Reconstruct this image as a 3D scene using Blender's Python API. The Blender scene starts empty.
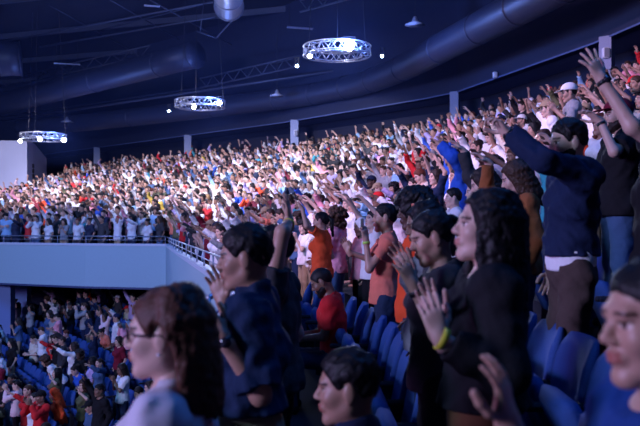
import bpy, math, random
import numpy as np
from mathutils import Vector, Matrix
R = math.radians
EZ = 6.0                      # eye height above the lower hall floor (world z of the camera)
FPX = 800.0; HX, HY = 320.0, 225.0
scene = bpy.context.scene
COL = scene.collection
V = lambda *a: np.array(a, dtype=float)
def unit(a):
    a = np.asarray(a, float); n = np.linalg.norm(a)
    return a / n if n > 1e-9 else a
def at(px, py, d):            # a pixel of the photograph at a distance d -> world point
    return V((px - HX) / FPX * d, d, EZ + (HY - py) / FPX * d)

# ------------------------------------------------------------------ materials
MATS = {}
def new_mat(name):
    m = bpy.data.materials.new(name); m.use_nodes = True
    nt = m.node_tree
    return m, nt, nt.nodes, nt.links, nt.nodes['Principled BSDF']
def simple(name, col, rough=0.6, metal=0.0, emit=None, es=0.0, bump=0.0, scale=30.0, vary=0.0):
    if name in MATS: return MATS[name]
    m, nt, N, L, b = new_mat(name)
    b.inputs['Base Color'].default_value = (*col, 1); b.inputs['Roughness'].default_value = rough
    b.inputs['Metallic'].default_value = metal
    if emit:
        b.inputs['Emission Color'].default_value = (*emit, 1); b.inputs['Emission Strength'].default_value = es
    if bump or vary:
        tc = N.new('ShaderNodeTexCoord'); nz = N.new('ShaderNodeTexNoise')
        nz.inputs['Scale'].default_value = scale; nz.inputs['Detail'].default_value = 4
        L.new(tc.outputs['Object'], nz.inputs['Vector'])
        if bump:
            bp = N.new('ShaderNodeBump'); bp.inputs['Strength'].default_value = bump; bp.inputs['Distance'].default_value = 0.02
            L.new(nz.outputs['Fac'], bp.inputs['Height']); L.new(bp.outputs['Normal'], b.inputs['Normal'])
        if vary:
            mx = N.new('ShaderNodeMix'); mx.data_type = 'RGBA'
            mx.inputs[6].default_value = (*[c * (1 - vary) for c in col], 1); mx.inputs[7].default_value = (*[min(1, c * (1 + vary)) for c in col], 1)
            L.new(nz.outputs['Fac'], mx.inputs[0]); L.new(mx.outputs[2], b.inputs['Base Color'])
    MATS[name] = m
    return m
SKIN = {'fair': (.62, .40, .31), 'tan': (.47, .27, .19), 'olive': (.38, .21, .14), 'brown': (.22, .115, .075), 'dark': (.095, .05, .036)}
HAIRC = {'black': (.006, .005, .006), 'dark brown': (.022, .013, .010), 'brown': (.055, .028, .016), 'chestnut': (.085, .032, .018), 'auburn': (.12, .03, .015), 'red': (.28, .012, .02), 'blond': (.32, .2, .09)}
CLOTH = {'white': (.80, .80, .82), 'cream': (.72, .64, .52), 'grey': (.30, .31, .33), 'black': (.012, .012, .015), 'charcoal': (.04, .04, .046),
         'navy': (.012, .022, .06), 'dark blue': (.012, .026, .065), 'royal blue': (.03, .11, .55), 'cobalt': (.014, .05, .2), 'sky blue': (.28, .5, .75), 'teal': (.05, .36, .42),
         'red': (.62, .025, .03), 'maroon': (.18, .012, .03), 'orange': (.74, .085, .025), 'coral': (.75, .2, .13), 'pink': (.82, .34, .42), 'magenta': (.5, .05, .3),
         'yellow': (.75, .52, .08), 'green': (.06, .22, .1), 'olive': (.12, .12, .06), 'brown': (.16, .075, .035), 'rust': (.3, .1, .035), 'taupe': (.075, .052, .045), 'khaki': (.36, .27, .17),
         'denim': (.06, .12, .24), 'dark denim': (.02, .035, .075), 'lilac': (.5, .4, .7), 'pale pink': (.8, .58, .6)}
def skin(t):
    k = 'skin ' + t
    if k in MATS: return MATS[k]
    m, nt, N, L, b = new_mat(k)
    a = N.new('ShaderNodeAttribute'); a.attribute_name = 'feature'
    mx = N.new('ShaderNodeMix'); mx.data_type = 'RGBA'; mx.blend_type = 'MULTIPLY'; mx.inputs[0].default_value = 1
    mx.inputs[6].default_value = (*SKIN[t], 1); L.new(a.outputs['Color'], mx.inputs[7]); L.new(mx.outputs[2], b.inputs['Base Color'])
    b.inputs['Roughness'].default_value = .48
    MATS[k] = m
    return m
def hairm(c):
    k = 'hair ' + c
    if k in MATS: return MATS[k]
    m = simple(k, HAIRC[c], .55, vary=.4, scale=40)
    N, L = m.node_tree.nodes, m.node_tree.links; b = N['Principled BSDF']
    tc = N.new('ShaderNodeTexCoord'); mp = N.new('ShaderNodeMapping'); mp.inputs['Scale'].default_value = (90, 90, 9)
    nz = N.new('ShaderNodeTexNoise'); nz.inputs['Scale'].default_value = 2.0; bp = N.new('ShaderNodeBump'); bp.inputs['Strength'].default_value = .45; bp.inputs['Distance'].default_value = .006
    L.new(tc.outputs['Object'], mp.inputs['Vector']); L.new(mp.outputs['Vector'], nz.inputs['Vector']); L.new(nz.outputs['Fac'], bp.inputs['Height']); L.new(bp.outputs['Normal'], b.inputs['Normal'])
    b.inputs['Specular IOR Level'].default_value = .3
    return m
def cloth(c):
    m = simple('cloth ' + c, CLOTH[c], .85, bump=.35, scale=22, vary=.12); m.node_tree.nodes['Principled BSDF'].inputs['Specular IOR Level'].default_value = .15
    return m

# ------------------------------------------------------------------ object helpers
def link(o, parent=None):
    COL.objects.link(o)
    if parent is not None: o.parent = parent
    return o
def mesh_obj(name, verts, faces, mat, parent=None, smooth=True, loc=None):
    me = bpy.data.meshes.new(name)
    me.from_pydata([tuple(v) for v in verts], [], faces)
    if smooth: me.polygons.foreach_set('use_smooth', [True] * len(me.polygons))
    if mat is not None: me.materials.append(mat)
    o = bpy.data.objects.new(name, me)
    if loc is not None: o.location = loc
    return link(o, parent)
def fast_mesh(name, v, q, feat=None):
    me = bpy.data.meshes.new(name)
    v = np.ascontiguousarray(v, dtype=np.float32); q = np.ascontiguousarray(q, dtype=np.int32)
    k = q.shape[1]
    me.vertices.add(len(v)); me.vertices.foreach_set('co', v.ravel())
    me.loops.add(q.size); me.loops.foreach_set('vertex_index', q.ravel())
    me.polygons.add(len(q)); me.polygons.foreach_set('loop_start', np.arange(0, q.size, k, dtype=np.int32))
    me.polygons.foreach_set('use_smooth', np.ones(len(q), dtype=bool))
    me.update(calc_edges=True)
    if feat is not None:
        at_ = me.color_attributes.new('feature', 'FLOAT_COLOR', 'POINT')
        c = np.ones((len(v), 4), np.float32); c[:, :3] = feat
        at_.data.foreach_set('color', c.ravel())
    return me
def tag(o, label=None, cat=None, group=None, kind=None):
    if label: o['label'] = label
    if cat: o['category'] = cat
    if group: o['group'] = group
    if kind: o['kind'] = kind
    return o
def empty(name, loc, rz=0.0):
    o = bpy.data.objects.new(name, None); o.location = loc; o.rotation_euler = (0, 0, rz); o.empty_display_size = .2
    return link(o)
class MB:                     # collects boxes and tubes into one mesh
    def __init__(s): s.v = []; s.f = []
    def add(s, v, f):
        n = len(s.v); s.v += [tuple(p) for p in v]; s.f += [[i + n for i in q] for q in f]; return s
    def box(s, c, size, rz=0.0, bevel=0.0, M=None):
        hx, hy, hz = [d / 2 for d in size]
        if bevel:
            b = bevel; pts = []
            prof = [(hx - b, hy), (hx, hy - b), (hx, -hy + b), (hx - b, -hy), (-hx + b, -hy), (-hx, -hy + b), (-hx, hy - b), (-hx + b, hy)]
            inn = [(math.copysign(abs(x) - b * .8, x), math.copysign(abs(y) - b * .8, y)) for x, y in prof]
            rings = [(inn, -hz), (prof, -hz + b), (prof, hz - b), (inn, hz)]
            for pr, z in rings: pts += [(x, y, z) for x, y in pr]
            f = [list(range(8)), list(range(31, 23, -1))]
            for r in range(3):
                for i in range(8): f.append([r * 8 + (i + 1) % 8, r * 8 + i, (r + 1) * 8 + i, (r + 1) * 8 + (i + 1) % 8])
        else:
            pts = [(x, y, z) for z in (-hz, hz) for x, y in ((-hx, -hy), (hx, -hy), (hx, hy), (-hx, hy))]
            f = [[3, 2, 1, 0], [4, 5, 6, 7], [0, 1, 5, 4], [1, 2, 6, 5], [2, 3, 7, 6], [3, 0, 4, 7]]
        T = (M if M is not None else Matrix.Rotation(rz, 4, 'Z'))
        out = [(T @ Vector(p)) + Vector(c) for p in pts]
        return s.add(out, f)
    def tube(s, pts, r, n=8, closed=False, caps=True):
        pts = [Vector(p) for p in pts]; m = len(pts); vs = []; fs = []
        rr = r if isinstance(r, (list, tuple)) else [r] * m
        up = Vector((0, 0, 1))
        for i, p in enumerate(pts):
            a = pts[(i - 1) % m] if (closed or i > 0) else p; b = pts[(i + 1) % m] if (closed or i < m - 1) else p
            t = (b - a).normalized(); u = up if abs(t.z) < .95 else Vector((1, 0, 0))
            e1 = t.cross(u).normalized(); e2 = e1.cross(t).normalized()
            for k in range(n):
                an = 2 * math.pi * k / n
                vs.append(p + (e1 * math.cos(an) + e2 * math.sin(an)) * rr[i])
        for i in range(m if closed else m - 1):
            j = (i + 1) % m
            for k in range(n): fs.append([i * n + k, i * n + (k + 1) % n, j * n + (k + 1) % n, j * n + k])
        if caps and not closed:
            fs.append(list(range(n - 1, -1, -1))); fs.append([(m - 1) * n + k for k in range(n)])
        return s.add(vs, fs)
    def build(s, name, mat, parent=None, smooth=False, loc=None):
        return mesh_obj(name, s.v, s.f, mat, parent, smooth, loc)

# ------------------------------------------------------------------ implicit surfaces -> one continuous mesh
class SDF:
    def __init__(s): s.p = []; s.post = []; s.nz = None
    def cap(s, a, b, ra, rb=None, k=.02, cut=None):
        s.p.append(('c', V(*a), V(*b), ra, ra if rb is None else rb, k, cut)); return s
    def ell(s, c, r, F=None, k=.03):
        s.p.append(('e', V(*c), np.eye(3) if F is None else np.asarray(F, float), V(*r), k, None)); return s
    def sub(s, c, r, k=.01): s.post.append(('s', V(*c), r, k)); return s
    def plane(s, p, n): s.post.append(('p', V(*p), unit(n))); return s
    def fn(s, f): s.post.append(('f', f)); return s
    def soft(s, f, k=.02): s.post.append(('k', f, k)); return s
    def noise(s, amp, freq, seed=0, stretch=(1, 1, 1)): s.nz = (amp, freq, seed, stretch); return s
    def mesh(s, h):
        lo = V(9, 9, 9); hi = -lo; bb = []
        for p in s.p:
            if p[0] == 'c':
                m = max(p[3], p[4]); l = np.minimum(p[1], p[2]) - m; u = np.maximum(p[1], p[2]) + m; k = p[5]
            else:
                e = np.sqrt(((p[2] * p[3][:, None]) ** 2).sum(0)); l = p[1] - e; u = p[1] + e; k = p[4]
            bb.append((l - k - 3 * h, u + k + 3 * h)); lo = np.minimum(lo, l); hi = np.maximum(hi, u)
        lo = lo - 3.5 * h; n = np.ceil((hi + 3.5 * h - lo) / h).astype(int) + 1
        ax = [np.float32(lo[i]) + np.arange(n[i], dtype=np.float32) * np.float32(h) for i in range(3)]
        D = np.full(n, .25, np.float32)
        for p, (l, u) in zip(s.p, bb):
            i0 = np.maximum(np.floor((l - lo) / h).astype(int), 0); i1 = np.minimum(np.ceil((u - lo) / h).astype(int) + 1, n)
            sl = tuple(slice(a, b) for a, b in zip(i0, i1))
            X = ax[0][sl[0]][:, None, None]; Y = ax[1][sl[1]][None, :, None]; Z = ax[2][sl[2]][None, None, :]
            if p[0] == 'c':
                a, b, ra, rb, k, cut = p[1:]
                ab = b - a; L2 = max(float(ab @ ab), 1e-9)
                t = np.clip(((X - a[0]) * ab[0] + (Y - a[1]) * ab[1] + (Z - a[2]) * ab[2]) / L2, 0, 1)
                d = np.sqrt((X - a[0] - t * ab[0]) ** 2 + (Y - a[1] - t * ab[1]) ** 2 + (Z - a[2] - t * ab[2]) ** 2) - (ra + t * (rb - ra))
                if cut is not None:
                    cp, cn = cut
                    d = np.maximum(d, (X - cp[0]) * cn[0] + (Y - cp[1]) * cn[1] + (Z - cp[2]) * cn[2])
            else:
                c, F, r, k = p[1:5]
                q = [(X - c[0]) * F[i][0] + (Y - c[1]) * F[i][1] + (Z - c[2]) * F[i][2] for i in range(3)]
                k0 = np.sqrt(sum((q[i] / r[i]) ** 2 for i in range(3))); k1 = np.sqrt(sum((q[i] / r[i] ** 2) ** 2 for i in range(3)))
                d = k0 * (k0 - 1) / np.maximum(k1, 1e-6)
                d = np.where(k0 < .05, -r.min(), d)
            A = D[sl]; hh = np.maximum(k - np.abs(A - d), 0) / k
            D[sl] = np.minimum(A, d) - hh * hh * k * .25
        X = ax[0][:, None, None]; Y = ax[1][None, :, None]; Z = ax[2][None, None, :]
        if s.nz:
            amp, fr, seed, st = s.nz; rg = np.random.default_rng(seed); acc = 0
            for o in range(5):
                w = rg.normal(size=3); w /= np.linalg.norm(w); w = w * fr * (1 + .55 * o) / np.array(st); ph = rg.uniform(0, 6.28)
                acc = acc + np.sin(X * w[0] + Y * w[1] + Z * w[2] + ph + 1.3 * np.sin((X * w[1] - Y * w[2] + Z * w[0]) * .7 + ph * 2)) / (1 + .5 * o)
            D = D + (amp * acc * .5).astype(np.float32)
        for p in s.post:
            if p[0] == 's':
                d = p[2] - np.sqrt((X - p[1][0]) ** 2 + (Y - p[1][1]) ** 2 + (Z - p[1][2]) ** 2); k = p[3]
                hh = np.maximum(k - np.abs(D - d), 0) / k; D = np.maximum(D, d) + hh * hh * k * .25
            elif p[0] == 'p':
                D = np.maximum(D, (X - p[1][0]) * p[2][0] + (Y - p[1][1]) * p[2][1] + (Z - p[1][2]) * p[2][2])
            elif p[0] == 'k':
                d = p[1](X, Y, Z); k = p[2]; hh = np.maximum(k - np.abs(D - d), 0) / k; D = np.maximum(D, d) + hh * hh * k * .25
            else:
                D = np.maximum(D, p[1](X, Y, Z))
        D = D.astype(np.float32)
        D[0] = D[-1] = .1; D[:, 0] = D[:, -1] = .1; D[:, :, 0] = D[:, :, -1] = .1
        return nets(D, lo, h)
OFF = [(0, 0, 0), (1, 0, 0), (0, 1, 0), (1, 1, 0), (0, 0, 1), (1, 0, 1), (0, 1, 1), (1, 1, 1)]
EDG = [(0, 1), (2, 3), (4, 5), (6, 7), (0, 2), (1, 3), (4, 6), (5, 7), (0, 4), (1, 5), (2, 6), (3, 7)]
def nets(D, lo, h):
    S = D < 0; nx, ny, nz = D.shape
    cnt = sum(S[a:nx - 1 + a, b:ny - 1 + b, c:nz - 1 + c].astype(np.int8) for a, b, c in OFF)
    act = np.argwhere((cnt > 0) & (cnt < 8))
    if len(act) == 0: return np.zeros((0, 3)), np.zeros((0, 4), int)
    ids = np.full((nx - 1, ny - 1, nz - 1), -1, np.int32); ids[act[:, 0], act[:, 1], act[:, 2]] = np.arange(len(act))
    cv = np.stack([D[act[:, 0] + a, act[:, 1] + b, act[:, 2] + c] for a, b, c in OFF], 1)
    acc = np.zeros((len(act), 3)); num = np.zeros(len(act))
    for e0, e1 in EDG:
        v0 = cv[:, e0]; v1 = cv[:, e1]; m = (v0 < 0) != (v1 < 0)
        t = np.where(m, v0 / np.where(m, v0 - v1, 1), 0); o0 = np.array(OFF[e0]); o1 = np.array(OFF[e1])
        acc += np.where(m[:, None], o0 + t[:, None] * (o1 - o0), 0); num += m
    verts = (act + acc / num[:, None]) * h + lo
    quads = []
    for axis in range(3):
        u, w = [(1, 2), (2, 0), (0, 1)][axis]
        n = [nx, ny, nz]; sl0 = [slice(None)] * 3; sl1 = [slice(None)] * 3
        sl0[axis] = slice(0, n[axis] - 1); sl1[axis] = slice(1, n[axis])
        E = np.argwhere(S[tuple(sl0)] != S[tuple(sl1)])
        E = E[(E[:, u] > 0) & (E[:, w] > 0) & (E[:, u] < n[u] - 1) & (E[:, w] < n[w] - 1)]
        flip = S[E[:, 0], E[:, 1], E[:, 2]]
        def cell(du, dw):
            c = E.copy(); c[:, u] += du; c[:, w] += dw
            return ids[c[:, 0], c[:, 1], c[:, 2]]
        q = np.stack([cell(-1, -1), cell(0, -1), cell(0, 0), cell(-1, 0)], 1)
        q[~flip] = q[~flip][:, ::-1]
        quads.append(q)
    Q = np.concatenate(quads); Q = Q[(Q >= 0).all(1)]
    return verts, Q
def join(parts):
    v = []; q = []; n = 0
    for a, b in parts: v.append(a); q.append(b + n); n += len(a)
    return np.concatenate(v), np.concatenate(q)
# ------------------------------------------------------------------ people
def ik(S, T, l1, l2, pole):
    d = T - S; L = np.linalg.norm(d); L = min(max(L, abs(l1 - l2) + .02), (l1 + l2) * .995); u = unit(d)
    a = (l1 * l1 - l2 * l2 + L * L) / (2 * L); hh = math.sqrt(max(l1 * l1 - a * a, 0))
    p = np.asarray(pole, float); p = unit(p - u * (p @ u))
    return S + u * a + p * hh, S + u * L
def rotv(v, ax, an):
    ax = unit(ax); c, s = math.cos(an), math.sin(an)
    return v * c + np.cross(ax, v) * s + ax * (ax @ v) * (1 - c)
def head_frame(yaw, pitch, roll=0):
    f = V(math.cos(yaw) * math.cos(pitch), math.sin(yaw) * math.cos(pitch), -math.sin(pitch))
    l = unit(np.cross(V(0, 0, 1), f)); u = np.cross(f, l)
    if roll: l = rotv(l, f, roll); u = np.cross(f, l)
    return np.stack([f, l, u])
def head_sdf(s, C, F, male, hs, det=True):
    P = lambda x, y, z: C + (F[0] * x + F[1] * y + F[2] * z) * hs
    s.ell(P(-.012, 0, .032), V(.098, .076, .092) * hs, F, .02)
    s.ell(P(.022, 0, -.035), V(.066, .060, .078) * hs, F, .03)
    jw = .052 if male else .045
    s.cap(P(.0, jw, -.06), P(.066, .014, -.100), .018 * hs, .016 * hs, .03).cap(P(.0, -jw, -.06), P(.066, -.014, -.100), .018 * hs, .016 * hs, .03)
    s.ell(P(.074, 0, -.101), V(.018, .022, .016) * hs, F, .02)
    if det:
        s.cap(P(.080, .03, .028), P(.080, -.03, .028), .012 * hs, None, .02)
        s.ell(P(.058, .040, -.022), V(.026, .022, .024) * hs, F, .025).ell(P(.058, -.040, -.022), V(.026, .022, .024) * hs, F, .025)
        s.ell(P(.085, 0, -.058), V(.014, .025, .018) * hs, F, .015)
    s.cap(P(.084, 0, .020), P(.108, 0, -.020), .0075 * hs, .0115 * hs, .012)
    if det:
        s.ell(P(.096, .011, -.026), V(.012, .009, .008) * hs, F, .008).ell(P(.096, -.011, -.026), V(.012, .009, .008) * hs, F, .008)
        s.ell(P(.096, 0, -.050), V(.009, .021, .0055) * hs, F, .006).ell(P(.094, 0, -.063), V(.010, .018, .0065) * hs, F, .006)
    for y in (1, -1):
        s.ell(P(-.008, y * .077, -.008), V(.019, .008, .031) * hs, F, .01)
    return P
def face_feat(v, C, F, hs, male):
    q = (v - C) @ F.T / hs
    x, y, z = q[:, 0], q[:, 1], q[:, 2]; ay = np.abs(y)
    c = np.ones((len(v), 3), np.float32)
    m = (x > .072) & (ay < .023) & (z < -.045) & (z > -.069); c[m] = (.85, .5, .52)
    m = (x > .05) & (ay > .012) & (ay < .05) & (z > .024 - (ay - .03) * .1) & (z < .034 - (ay - .03) * .1); c[m] = (.16, .13, .13)
    e = (x > .06) & (ay < .046) & (ay > .017) & (np.abs(z - .006) < .0065 * np.sqrt(np.maximum(0, 1 - ((ay - .031) / .015) ** 2)) + .0005)
    c[e] = (1.35, 1.75, 2.0)
    m = e & (np.abs(ay - .031) < .0065); c[m] = (.06, .05, .05)
    m = (x > .06) & (ay > .016) & (ay < .047) & (z > .0105) & (z < .0155); c[m] = (.25, .2, .2)
    m = (ay < .016) & (x > .06) & (z < -.03) & (z > -.036); c[m] = (.45, .38, .38)
    return c
def hand_sdf(s, W, hd, pn, thumb, hs, curl, spread, fine, male):
    hd = unit(hd); pn = unit(pn - hd * (pn @ hd)); sd = thumb * np.cross(hd, pn)   # sd points towards the thumb side
    g = hs * (1.0 if male else .92)
    s.ell(W + hd * .052 * g + pn * .002, V(.050, .036, .0145) * g, np.stack([hd, sd, pn]), .015)
    s.cap(W - hd * .03 * g, W + hd * .02 * g, .026 * g, .024 * g, .02)
    s.ell(W + hd * .030 * g + sd * .020 * g + pn * .008 * g, V(.034, .017, .014) * g, np.stack([unit(hd + sd * .4), unit(sd - hd * .4), pn]), .012)
    offs = (.029, .0095, -.0105, -.029); lens = (.072, .081, .075, .059); kn = (.088, .092, .087, .078)
    r0 = .0088 * g if fine else .0098 * g
    for i in range(4):
        a = W + hd * kn[i] * g + sd * offs[i] * g; s.cap(W + hd * .03 * g + sd * offs[i] * .6 * g, a, .012 * g, .0105 * g, .010)
        d = unit(hd + sd * (offs[i] / .029) * spread); cu = curl * (1 + .12 * i)
        ax = np.cross(d, pn)
        for j, fr in enumerate((.44, .31, .25)):
            d = rotv(d, ax, cu * (.55 if j == 0 else 1.0)); b = a + d * lens[i] * fr * g
            s.cap(a, b, r0 * (1 - .1 * j), r0 * (.92 - .1 * j), .004); a = b
    a = W + hd * .022 * g + sd * .024 * g + pn * .006 * g
    for fr, d in ((.046, hd * .62 + sd * (.62 + spread * .5) + pn * (.3 + curl * .3)), (.034, hd * .85 + sd * (.35 + spread * .4 - curl * .3) + pn * (.22 + curl * .5)), (.026, hd * .95 + sd * (.15 + spread * .3 - curl * .5) + pn * (.2 + curl * .5))):
        b = a + unit(d) * fr * g; s.cap(a, b, r0 * 1.25, r0 * 1.1, .006); a = b
def build_person(H=1.7, male=True, lean=0.0, twist=0.0, sit=False, head=(0, 0, 0), arms=None, top=('tee', .8), bot='trousers', fat=1.0,
                 hem=.07, res=(.013, .0055, .005), wr=.004, to_local=None, loose=0.0, seed=0):
    """Joint positions, then the skin, top, bottom and shoe surfaces. Local frame: forward +x, left +y, up +z, feet at z = 0."""
    hs = .5 + .5 * H / 1.72
    us = V(math.sin(lean), 0, math.cos(lean)); fs = V(math.cos(lean), 0, -math.sin(lean)); ls = V(0, 1, 0)
    pz = .53 * H if not sit else .53
    P = V(0, 0, pz)
    Ft = np.stack([fs, ls, us])
    sw = (.108 if male else .094) * H; wd = fat * (1 if male else .9)
    T = lambda x, y, z: P + fs * x + ls * y + us * z * (H / 1.75)
    NB = T(-.015, 0, .545); Sh = {1: T(-.015, sw, .485), -1: T(-.015, -sw, .485)}
    F = head_frame(*[R(a) for a in head]); C = NB + us * .045 * hs + F[2] * .108 * hs + F[0] * .022 * hs
    l1, l2 = .168 * H, .148 * H
    arms = arms or {}; A = {}
    for sgn, key in ((1, 'L'), (-1, 'R')):
        sp = arms.get(key, {})
        S = Sh[sgn].copy()
        if 'world' in sp: Tg = to_local(sp['world'])
        else: Tg = S + Ft.T @ (V(*sp.get('to', (.08, .06 , -.92))) * V(1, sgn, 1)) * (l1 + l2)
        lift = max(0, (Tg - S)[2]) / (l1 + l2); S = S + us * .05 * lift - ls * sgn * .02 * lift
        E, W = ik(S, Tg, l1, l2, V(*sp.get('pole', (-.6, .5, -.6))) * V(1, sgn, 1))
        hd = V(*sp['hand']) * V(1, sgn, 1) if 'hand' in sp else unit(W - E)
        pn = V(*sp.get('palm', (.3, -1, 0))) * V(1, sgn, 1)
        A[sgn] = dict(S=S, E=E, W=W, hd=unit(hd), pn=pn, curl=sp.get('curl', .35), spread=sp.get('spread', .1))
    # ---- skin
    b = SDF()
    b.ell(T(0, 0, .0), V(.115, .160, .125) * V(fat, wd, 1), Ft, .05).ell(T(.005, 0, .16), V(.100, .132, .14) * V(fat, wd, 1), Ft, .06)
    b.ell(T(.0, 0, .34), V(.112, .158, .18) * V(fat, wd, 1), Ft, .06)
    b.cap(Sh[1] - ls * .03, Sh[-1] + ls * .03, .058, None, .05)
    if not male:
        for y in (1, -1): b.ell(T(.092, y * .07, .36), V(.055, .058, .06), Ft, .03)
    b.cap(T(-.02, 0, .47), C - F[2] * .05 * hs - F[0] * .022 * hs, .066 * hs if male else .056 * hs, .053 * hs if male else .046 * hs, .04)
    legs = {}
    for y in (1, -1):
        hip = V(0, .088 * y, pz - .04)
        if sit: kn = V(.43, .12 * y, .50); an = V(.42, .12 * y, .09)
        else: kn = V(.02, .1 * y, .285 * H); an = V(-.02, .105 * y, .085)
        legs[y] = (hip, kn, an)
        b.cap(hip, kn, .085 * fat, .055, .04).cap(kn, an, .052, .036, .03)
        b.cap(an + V(-.03, 0, -.045), an + V(.15, .015 * y, -.057), .034, .026, .02)
    am = 1.0 if male else .86
    for sgn in (1, -1):
        a = A[sgn]
        b.ell(a['S'], V(.056, .056, .06) * am * fat, None, .05)
        b.cap(a['S'], a['E'], .049 * am * fat, .039 * am, .03).cap(a['E'], a['W'], .040 * am, .026 * am, .02)
    parts = [b.mesh(res[0])]
    hd_ = SDF(); head_sdf(hd_, C, F, male, hs); hd_.cap(NB + us * .02, C - F[2] * .05 * hs - F[0] * .022 * hs, .056 * hs if male else .048 * hs, .052 * hs if male else .045 * hs, .03)
    hv, hq = hd_.mesh(res[1]); parts.append((hv, hq))
    for sgn in (1, -1):
        a = A[sgn]; s = SDF(); hand_sdf(s, a['W'], a['hd'], a['pn'], -sgn, hs, a['curl'], a['spread'], res[2] < .006, male)
        s.cap(a['W'] + (a['E'] - a['W']) * .35, a['W'], .0300 * am, .0262 * am, .02)
        parts.append(s.mesh(res[2]))
    v, q = join(parts)
    feat = np.ones((len(v), 3), np.float32); n0 = len(parts[0][0]); feat[n0:n0 + len(hv)] = face_feat(hv, C, F, hs, male)
    out = dict(body=(v, q, feat), C=C, F=F, hs=hs, A=A, T=T, P=P, NB=NB, us=us, fs=fs, ls=ls, H=H, legs=legs, male=male, l1=l1, l2=l2)
    def neckcut(p, n):
        n = unit(n)
        return lambda X, Y, Z: np.minimum((X - p[0]) * n[0] + (Y - p[1]) * n[1] + (Z - p[2]) * n[2], .105 - np.sqrt((X - NB[0]) ** 2 + (Y - NB[1]) ** 2))
    # ---- top
    kind, sl = top; g = .016 + loose
    t = SDF()
    t.ell(T(0, 0, .0), V(.122 + g, .163 + g, .135) * V(fat, wd, 1), Ft, .05).ell(T(.008, 0, .16), V(.106 + g, .140 + g, .15) * V(fat, wd, 1), Ft, .07)
    t.ell(T(.0, 0, .34), V(.114 + g, .160 + g, .185) * V(fat, wd, 1), Ft, .06)
    t.ell(T(0, 0, -.06), V(.126 + g, .168 + g, .26) * V(fat, wd, 1), Ft, .05)
    t.cap(Sh[1] - ls * .03, Sh[-1] + ls * .03, .062 + g * .6, None, .05)
    t.cap(T(-.02, 0, .45), T(-.012, 0, .575), .09, .07, .04)
    if not male:
        for y in (1, -1): t.ell(T(.092, y * .07, .36), V(.058, .062, .062) + g * .8, Ft, .04)
    if hem > .12:
        for y in (1, -1): t.cap(legs[y][0], legs[y][0] + (legs[y][1] - legs[y][0]) * .4, .10 * fat + g, None, .05)
    for sgn in (1, -1):
        a = A[sgn]; r0 = .050 * am * fat + g
        t.ell(a['S'], V(.058, .058, .06) * am * fat + g, None, .05)
        if sl <= 1:
            e = a['S'] + (a['E'] - a['S']) * sl
            t.cap(a['S'], e + (a['E'] - a['S']) * .1, r0, .046 * am + g * 1.25, .03, (e, unit(a['E'] - a['S'])))
        else:
            t.cap(a['S'], a['E'], r0, .043 * am + g, .03)
            e = a['E'] + (a['W'] - a['E']) * (sl - 1); t.cap(a['E'], e + unit(a['W'] - a['E']) * .02, .043 * am + g, .031 * am + g, .03, (e, unit(a['W'] - a['E'])))
    if wr: t.noise(wr * 2.2, 34, seed, (1, 1, 1.4))
    hp = T(0, 0, -hem)
    def hemcut(X, Y, Z):
        pl = -((X - hp[0]) * us[0] + (Y - hp[1]) * us[1] + (Z - hp[2]) * us[2])
        return np.minimum(pl, .6 * (.04 + .2 * wd + loose - np.sqrt((X - hp[0]) ** 2 * .7 + (Y - hp[1]) ** 2)))
    t.fn(hemcut)
    if kind == 'vneck': t.sub(NB + us * .03 + fs * .075, .082, .01); t.sub(NB + us * .07, .075, .01)
    elif kind == 'collar': t.fn(neckcut(NB + us * .062, us + fs * .25))
    else: t.fn(neckcut(NB + us * .018, us + fs * .55)); t.sub(NB + us * .06 + fs * .03, .068, .01)
    out['top'] = t.mesh(max(res[0] * .85, .009))
    # ---- bottom
    t = SDF(); g = .013
    t.ell(P, V(.117 + g, .160 + g, .13) * V(fat, wd, 1), None, .05)
    for y in (1, -1):
        hip, kn, an = legs[y]
        t.cap(hip, kn, .087 * fat + g, .060 + g, .04).cap(kn, an + V(0, 0, -.03), .059 + g, .050 + g, .03)
    if wr: t.noise(wr * 1.6, 26, seed + 7)
    t.plane(P + V(0, 0, .105), (0, 0, 1)).plane((0, 0, .05), (0, 0, -1))
    out['bot'] = t.mesh(res[0])
    t = SDF()
    shoes = []
    for y in (1, -1):
        an = legs[y][2]; t = SDF()
        t.cap(an + V(-.035, 0, -.045), an + V(.155, .015 * y, -.052), .043, .036, .02).cap(an, an + V(-.02, 0, -.03), .044, .046, .03)
        t.plane((0, 0, .002), (0, 0, -1)); shoes.append(t.mesh(.011))
    out['shoes'] = shoes
    return out
SK = lambda x, y, z: V(x, y, z)
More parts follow.
